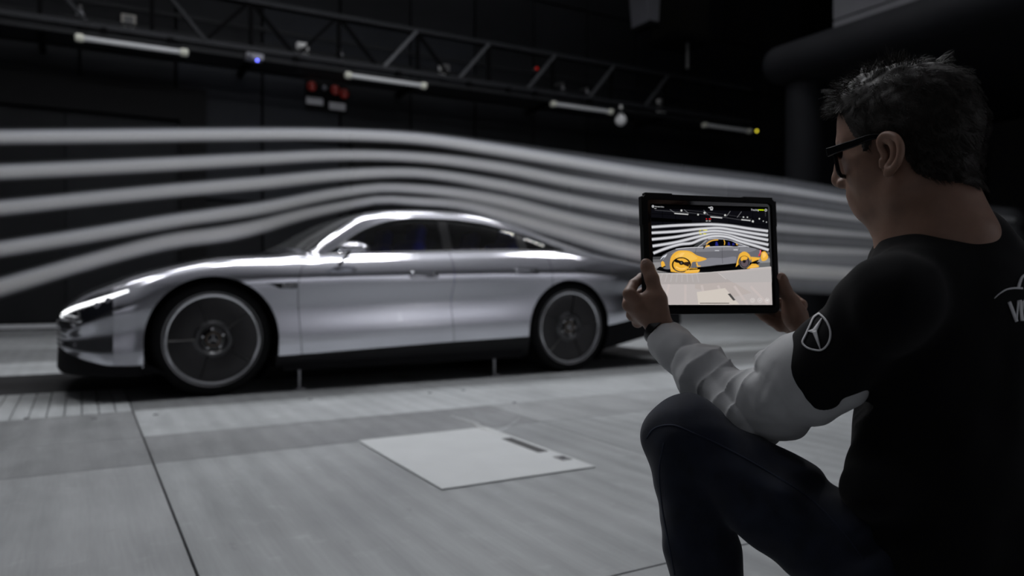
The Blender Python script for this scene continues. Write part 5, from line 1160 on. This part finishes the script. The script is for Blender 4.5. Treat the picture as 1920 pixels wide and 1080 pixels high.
# ---- wrist band
def torus_path(c, ax, r, n=40, sq=1.0):
    a = np.cross(ax, (0, 0, 1.0)); a /= np.linalg.norm(a); b = np.cross(ax, a); return [c+a*r*math.cos(t)+b*r*sq*math.sin(t) for t in np.linspace(0, 2*PI, n+1)]
wb_ = empty('wristband', PD(1238, 622, 1.434)); tag(wb_, 'black wristband on the left wrist just above the white cuff', 'watch'); wo = np.array(wb_.location)
k = MB(); rows_ = []
for dx, rr in ((-0.0085, 0.0300), (-0.0085, 0.0322), (0.0, 0.0328), (0.0085, 0.0318), (0.0085, 0.0296)):
    rows_.append(torus_path(PD(1238.5, 623, 1.434)+FAD*dx, FAD, rr, 40, 0.96)[:-1])
for r_ in rows_: k.v += [tuple(p-wo) for p in r_]
for i in range(5):
    for j in range(40): k.f.append((i*40+j, i*40+(j+1) % 40, ((i+1) % 5)*40+(j+1) % 40, ((i+1) % 5)*40+j))
k.build('strap', mat('strap_black', (0.008, 0.008, 0.009), 0.35), wb_, True)
bc = PD(1229, 632, 1.41); MB().box((0, 0, 0), (0.016, 0.012, 0.010)).build('clasp', gloss_black, wb_).location = bc-wo
# ---- glasses
gl_ = empty('eyeglasses', M(1570, 290)); tag(gl_, 'black thick-framed eyeglasses on the man', 'glasses'); go = np.array(gl_.location)
fm = mat('frame_black', (0.004, 0.004, 0.005), 0.25, spec=0.25)
hin = M(1556, 288, 0.071); 
def GP(l, f, u): return hin+LEFT*(l-0.071)+HF*f+HU*u        # l: metres to his left from the middle of the face
for s in (1, -1):
    pts = []
    w2, h2, r2 = 0.0265, 0.0195, 0.008
    for (x, y) in rrect(w2, h2, r2, 5): pts.append(GP(s*(0.036)+x, -0.004*abs((s*0.036+x)/0.07)**2, -0.016+y))
    pts.append(pts[0]); MB().tube([p-go for p in pts], 0.0033, 8, cap=False).build('rim', fm, gl_, True)
    MB().bar(GP(s*0.010, 0.001, 0.003)-go, GP(s*0.068, -0.003, 0.003)-go, 0.006, 0.010, HU).build('brow_bar', fm, gl_)
    lens = [p for p in pts[:-1]]; ln = mesh('lens', [tuple(p-go) for p in lens], [tuple(range(len(lens)))], glass_mat('spectacle_glass', (0.94, 0.95, 0.96), 1.25), gl_)
    e0, e1, e2 = GP(s*0.071, 0.004, 0.003), M(1648, 256, 0.083), M(1688, 275, 0.080)
    if s < 0: e1 = e1-LEFT*2*0.083; e2 = e2-LEFT*2*0.080
    tp = spline(np.array([e0, e0+(e1-e0)*0.5+LEFT*s*0.004, e1, e2]), 24)
    tb = MB(); nn = len(tp)
    hgt = np.interp(np.linspace(0, 1, nn), [0, 0.12, 0.35, 0.7, 1], [0.0068, 0.0062, 0.0058, 0.0040, 0.0035])
    for i, p in enumerate(tp):
        for a, b in ((1, 1), (1, -1), (-1, -1), (-1, 1)): tb.v.append(tuple(p+LEFT*0.0022*a+HU*hgt[i]*b-go))
    for i in range(nn-1):
        for j in range(4): tb.f.append((i*4+j, i*4+(j+1) % 4, (i+1)*4+(j+1) % 4, (i+1)*4+j))
    tb.f += [(0, 1, 2, 3), tuple((nn-1)*4+j for j in (3, 2, 1, 0))]; bevel(tb.build('temple', fm, gl_), 0.001, 2)
MB().tube([GP(-0.011, 0, -0.004)-go, GP(0, 0.003, -0.002)-go, GP(0.011, 0, -0.004)-go], 0.003, 8).build('bridge', fm, gl_, True)
# ---- hair
hn = vnormals(HV, HFc); loc = HV-HC
hf, hl, hu = loc@HF, loc@LEFT, loc@HU
def in_poly(x, y, poly):
    r = np.zeros(len(x), bool); n = len(poly); j = n-1
    for i in range(n):
        xi, yi = poly[i]; xj, yj = poly[j]; c = ((yi > y) != (yj > y)) & (x < (xj-xi)*(y-yi)/(yj-yi+1e-12)+xi); r ^= c; j = i
    return r
HP = []
for px, py in [(1560, 212), (1584, 214), (1594, 238), (1604, 257), (1616, 262), (1624, 287), (1633, 285), (1641, 262), (1648, 250), (1668, 248), (1690, 258), (1697, 300), (1712, 326), (1745, 338), (1790, 345), (1880, 350), (1900, 60), (1500, 60), (1500, 195)]:
    p = M(px, py, 0.066)-HC; HP.append((p@HF, p@HU))
mask = in_poly(hf, hu, HP); fmk = mask[HFc].all(1); Fh = HFc[fmk]; used = np.unique(Fh); rm = np.full(len(HV), -1); rm[used] = np.arange(len(used))
hd_ = np.linalg.norm((HV[used]-M(1711, 245))/1.0, axis=1); topness = np.clip((hu[used]-0.03)/0.07, 0, 1)
lift = 0.004+0.008*topness+0.003*crumple(HV[used], 1.0, 160, 4)*(0.3+topness)
hair_m = mat('hair_brown', (0.013, 0.010, 0.008), 0.5, spec=0.25, noise=(300, 0.5, (1, 1, 0.3)), bump=(700, 0.5, 0.002))
hair = empty('hair'); hair.parent = man
fmesh('hair_cap', HV[used]+hn[used]*lift[:, None]-MO, rm[Fh], hair_m, hair)
cand = used; r3 = np.random.default_rng(12)
def comb(i, tn):
    fr = np.clip((hf[i]-0.01)/0.07, 0, 1); bk = np.clip((-hf[i]-0.02)/0.06, 0, 1)
    return HF*(1.0*fr*tn-0.55*bk*tn-0.40*(1-tn))-HU*(0.80*(1-tn)+0.35*bk)+HU*0.15*tn*fr+LEFT*0.35*(0.5-fr)*tn
NCL = 420; cc = r3.choice(len(cand), NCL); cpos = HV[cand[cc]]; ctip = []
for q in cc:
    i = cand[q]; tn = topness[q]; fr = np.clip((hf[i]-0.02)/0.07, 0, 1); d = comb(i, tn)+hn[i]*(0.10+0.15*tn*fr)+r3.normal(size=3)*(0.16+0.22*tn); d /= np.linalg.norm(d)
    ctip.append(HV[i]+hn[i]*lift[q]+d*(0.012+0.016*tn+0.004*fr*tn)*(0.75+0.5*r3.random()))
ctip = np.array(ctip)
pick = r3.choice(len(cand), 9000); vs_, fs_ = [], []
for pi in pick:
    i = cand[pi]; n = hn[i]; p = HV[i]+n*(lift[pi]*0.6); tn = topness[pi]
    c = int(np.argmin(((cpos-HV[i])**2).sum(1))); wcl = 0.30+0.6*r3.random()
    d0 = comb(i, tn)+n*0.14+r3.normal(size=3)*0.16; d0 /= np.linalg.norm(d0); L0 = np.linalg.norm(ctip[c]-cpos[c]); free = p+d0*L0*0.9
    tip = free*(1-wcl)+(ctip[c]+(p-cpos[c])*0.35)*wcl; mid = (p+tip)/2+n*L0*0.20; sd = np.cross(tip-p, n); sd /= np.linalg.norm(sd)+1e-9; sd2 = n; k0 = len(vs_); rad = 0.00042*(0.8+0.5*r3.random())
    for s_ in range(4):
        t = s_/3; q = p*(1-t)**2+2*mid*t*(1-t)+tip*t*t; rr = rad*(1-t*0.85)
        for a in range(3): vs_.append(q+sd*rr*math.cos(2.094*a)+sd2*rr*math.sin(2.094*a)-MO)
    for s_ in range(3):
        for a in range(3): fs_.append((k0+s_*3+a, k0+s_*3+(a+1) % 3, k0+s_*3+3+(a+1) % 3, k0+s_*3+3+a))
so = fmesh('hair_strands', np.array(vs_), np.array(fs_), hair_m, hair); so['kind'] = 'stuff'
# ---- emblem on the sleeve and print on the back, laid on the cloth
shirt_bvh = BVHTree.FromPolygons([tuple(v) for v in SV], [tuple(f) for f in SF])
def on_cloth(px, py):
    d = ray(px, py); d = d/np.linalg.norm(d); h, n, i, dist = shirt_bvh.ray_cast(Vector(CAM), Vector(d))
    if h is None: return None, None
    n = np.array(n); n = n if n@d < 0 else -n; return np.array(h), n
def stroke(pts, w, name, m, n=40, smooth=True, on_cloth=on_cloth, lift=0.0016):
    P = spline(np.array(pts, float), n) if smooth and len(pts) > 2 else np.array([np.array(pts[0])+(np.array(pts[-1])-np.array(pts[0]))*t for t in np.linspace(0, 1, n)], float)
    w = np.interp(np.linspace(0, 1, n), np.linspace(0, 1, len(np.atleast_1d(w))), np.atleast_1d(w)) if np.ndim(w) else np.full(n, w)
    t = np.gradient(P, axis=0); t /= np.linalg.norm(t, axis=1)[:, None]; nn = np.stack([-t[:, 1], t[:, 0]], 1); k = MB(); rows = []
    for i in range(n):
        r = [on_cloth(*(P[i]+nn[i]*w[i]/2*s)) for s in (-1, 0, 1)]
        if any(a is None for a, b in r): continue
        rows.append([a+b*lift-MO for a, b in r])
    for r in rows: k.v += [tuple(x) for x in r]
    for i in range(len(rows)-1):
        for j in range(2): k.f.append((i*3+j, i*3+j+1, i*3+j+4, i*3+j+3))
    if k.f:
        o = k.build(name, m, man, True); sdm = o.modifiers.new('thick', 'SOLIDIFY'); sdm.thickness = 0.0008
prt = mat('print_white', (0.5, 0.5, 0.52), 0.6)
Z5 = lambda p: (1420+p[0]/6.0, 490+p[1]/6.0)
stroke([Z5(p) for p in [(700, 590), (650, 625), (600, 720), (555, 820), (518, 925), (555, 965), (640, 995), (722, 998), (790, 945), (828, 850), (824, 760), (795, 690), (748, 628), (695, 586)]], 3.2, 'sleeve_emblem_ring', prt, 80)
for tip in ((735, 640), (578, 790), (716, 990)): stroke([Z5((650, 785)), Z5(tip)], [8.5, 5.0, 1.2], 'sleeve_emblem_ray', prt, 14, False)
Z6 = lambda p: (1780+p[0]/6.75, 480+p[1]/6.75)
stroke([Z6(p) for p in [(562, 538), (640, 470), (720, 425), (800, 410), (920, 412)]], [1.2, 3.0, 3.6], 'back_print_line', prt)
stroke([Z6(p) for p in [(865, 405), (885, 330), (920, 262), (960, 236), (1040, 222), (1150, 225)]], [5.5, 4.2, 3.5], 'back_print_line', prt)
for a, b, w_ in (((748, 582), (845, 832), 6.0), ((862, 566), (840, 832), 3.0), ((886, 560), (912, 822), 6.0), ((985, 575), (930, 570), 4), ((915, 575), (955, 690), 5.5), ((955, 690), (985, 790), 5.5), ((985, 790), (930, 815), 4)): stroke([Z6(a), Z6(b)], w_, 'back_print_letter', prt, 10, False)

jeans_bvh = BVHTree.FromPolygons([tuple(v) for v in JV], [tuple(f) for f in JF])
def on_jeans(px, py):
    d = ray(px, py); d = d/np.linalg.norm(d); h, n, i, dist = jeans_bvh.ray_cast(Vector(CAM), Vector(d))
    if h is None: return None, None
    n = np.array(n); n = n if n@d < 0 else -n; return np.array(h), n
seam_d = mat('denim_seam', (0.016, 0.021, 0.038), 0.8, spec=0.2)
stroke([(1212, 822), (1225, 805), (1255, 797), (1300, 812), (1380, 850), (1450, 890), (1520, 936), (1570, 985), (1620, 1050)], 3.0, 'outer_seam', seam_d, 90, True, on_jeans, 0.0008)
stroke([(1245, 830), (1236, 880), (1240, 940), (1252, 1010), (1265, 1078)], 2.6, 'inner_seam', seam_d, 50, True, on_jeans, 0.0008)
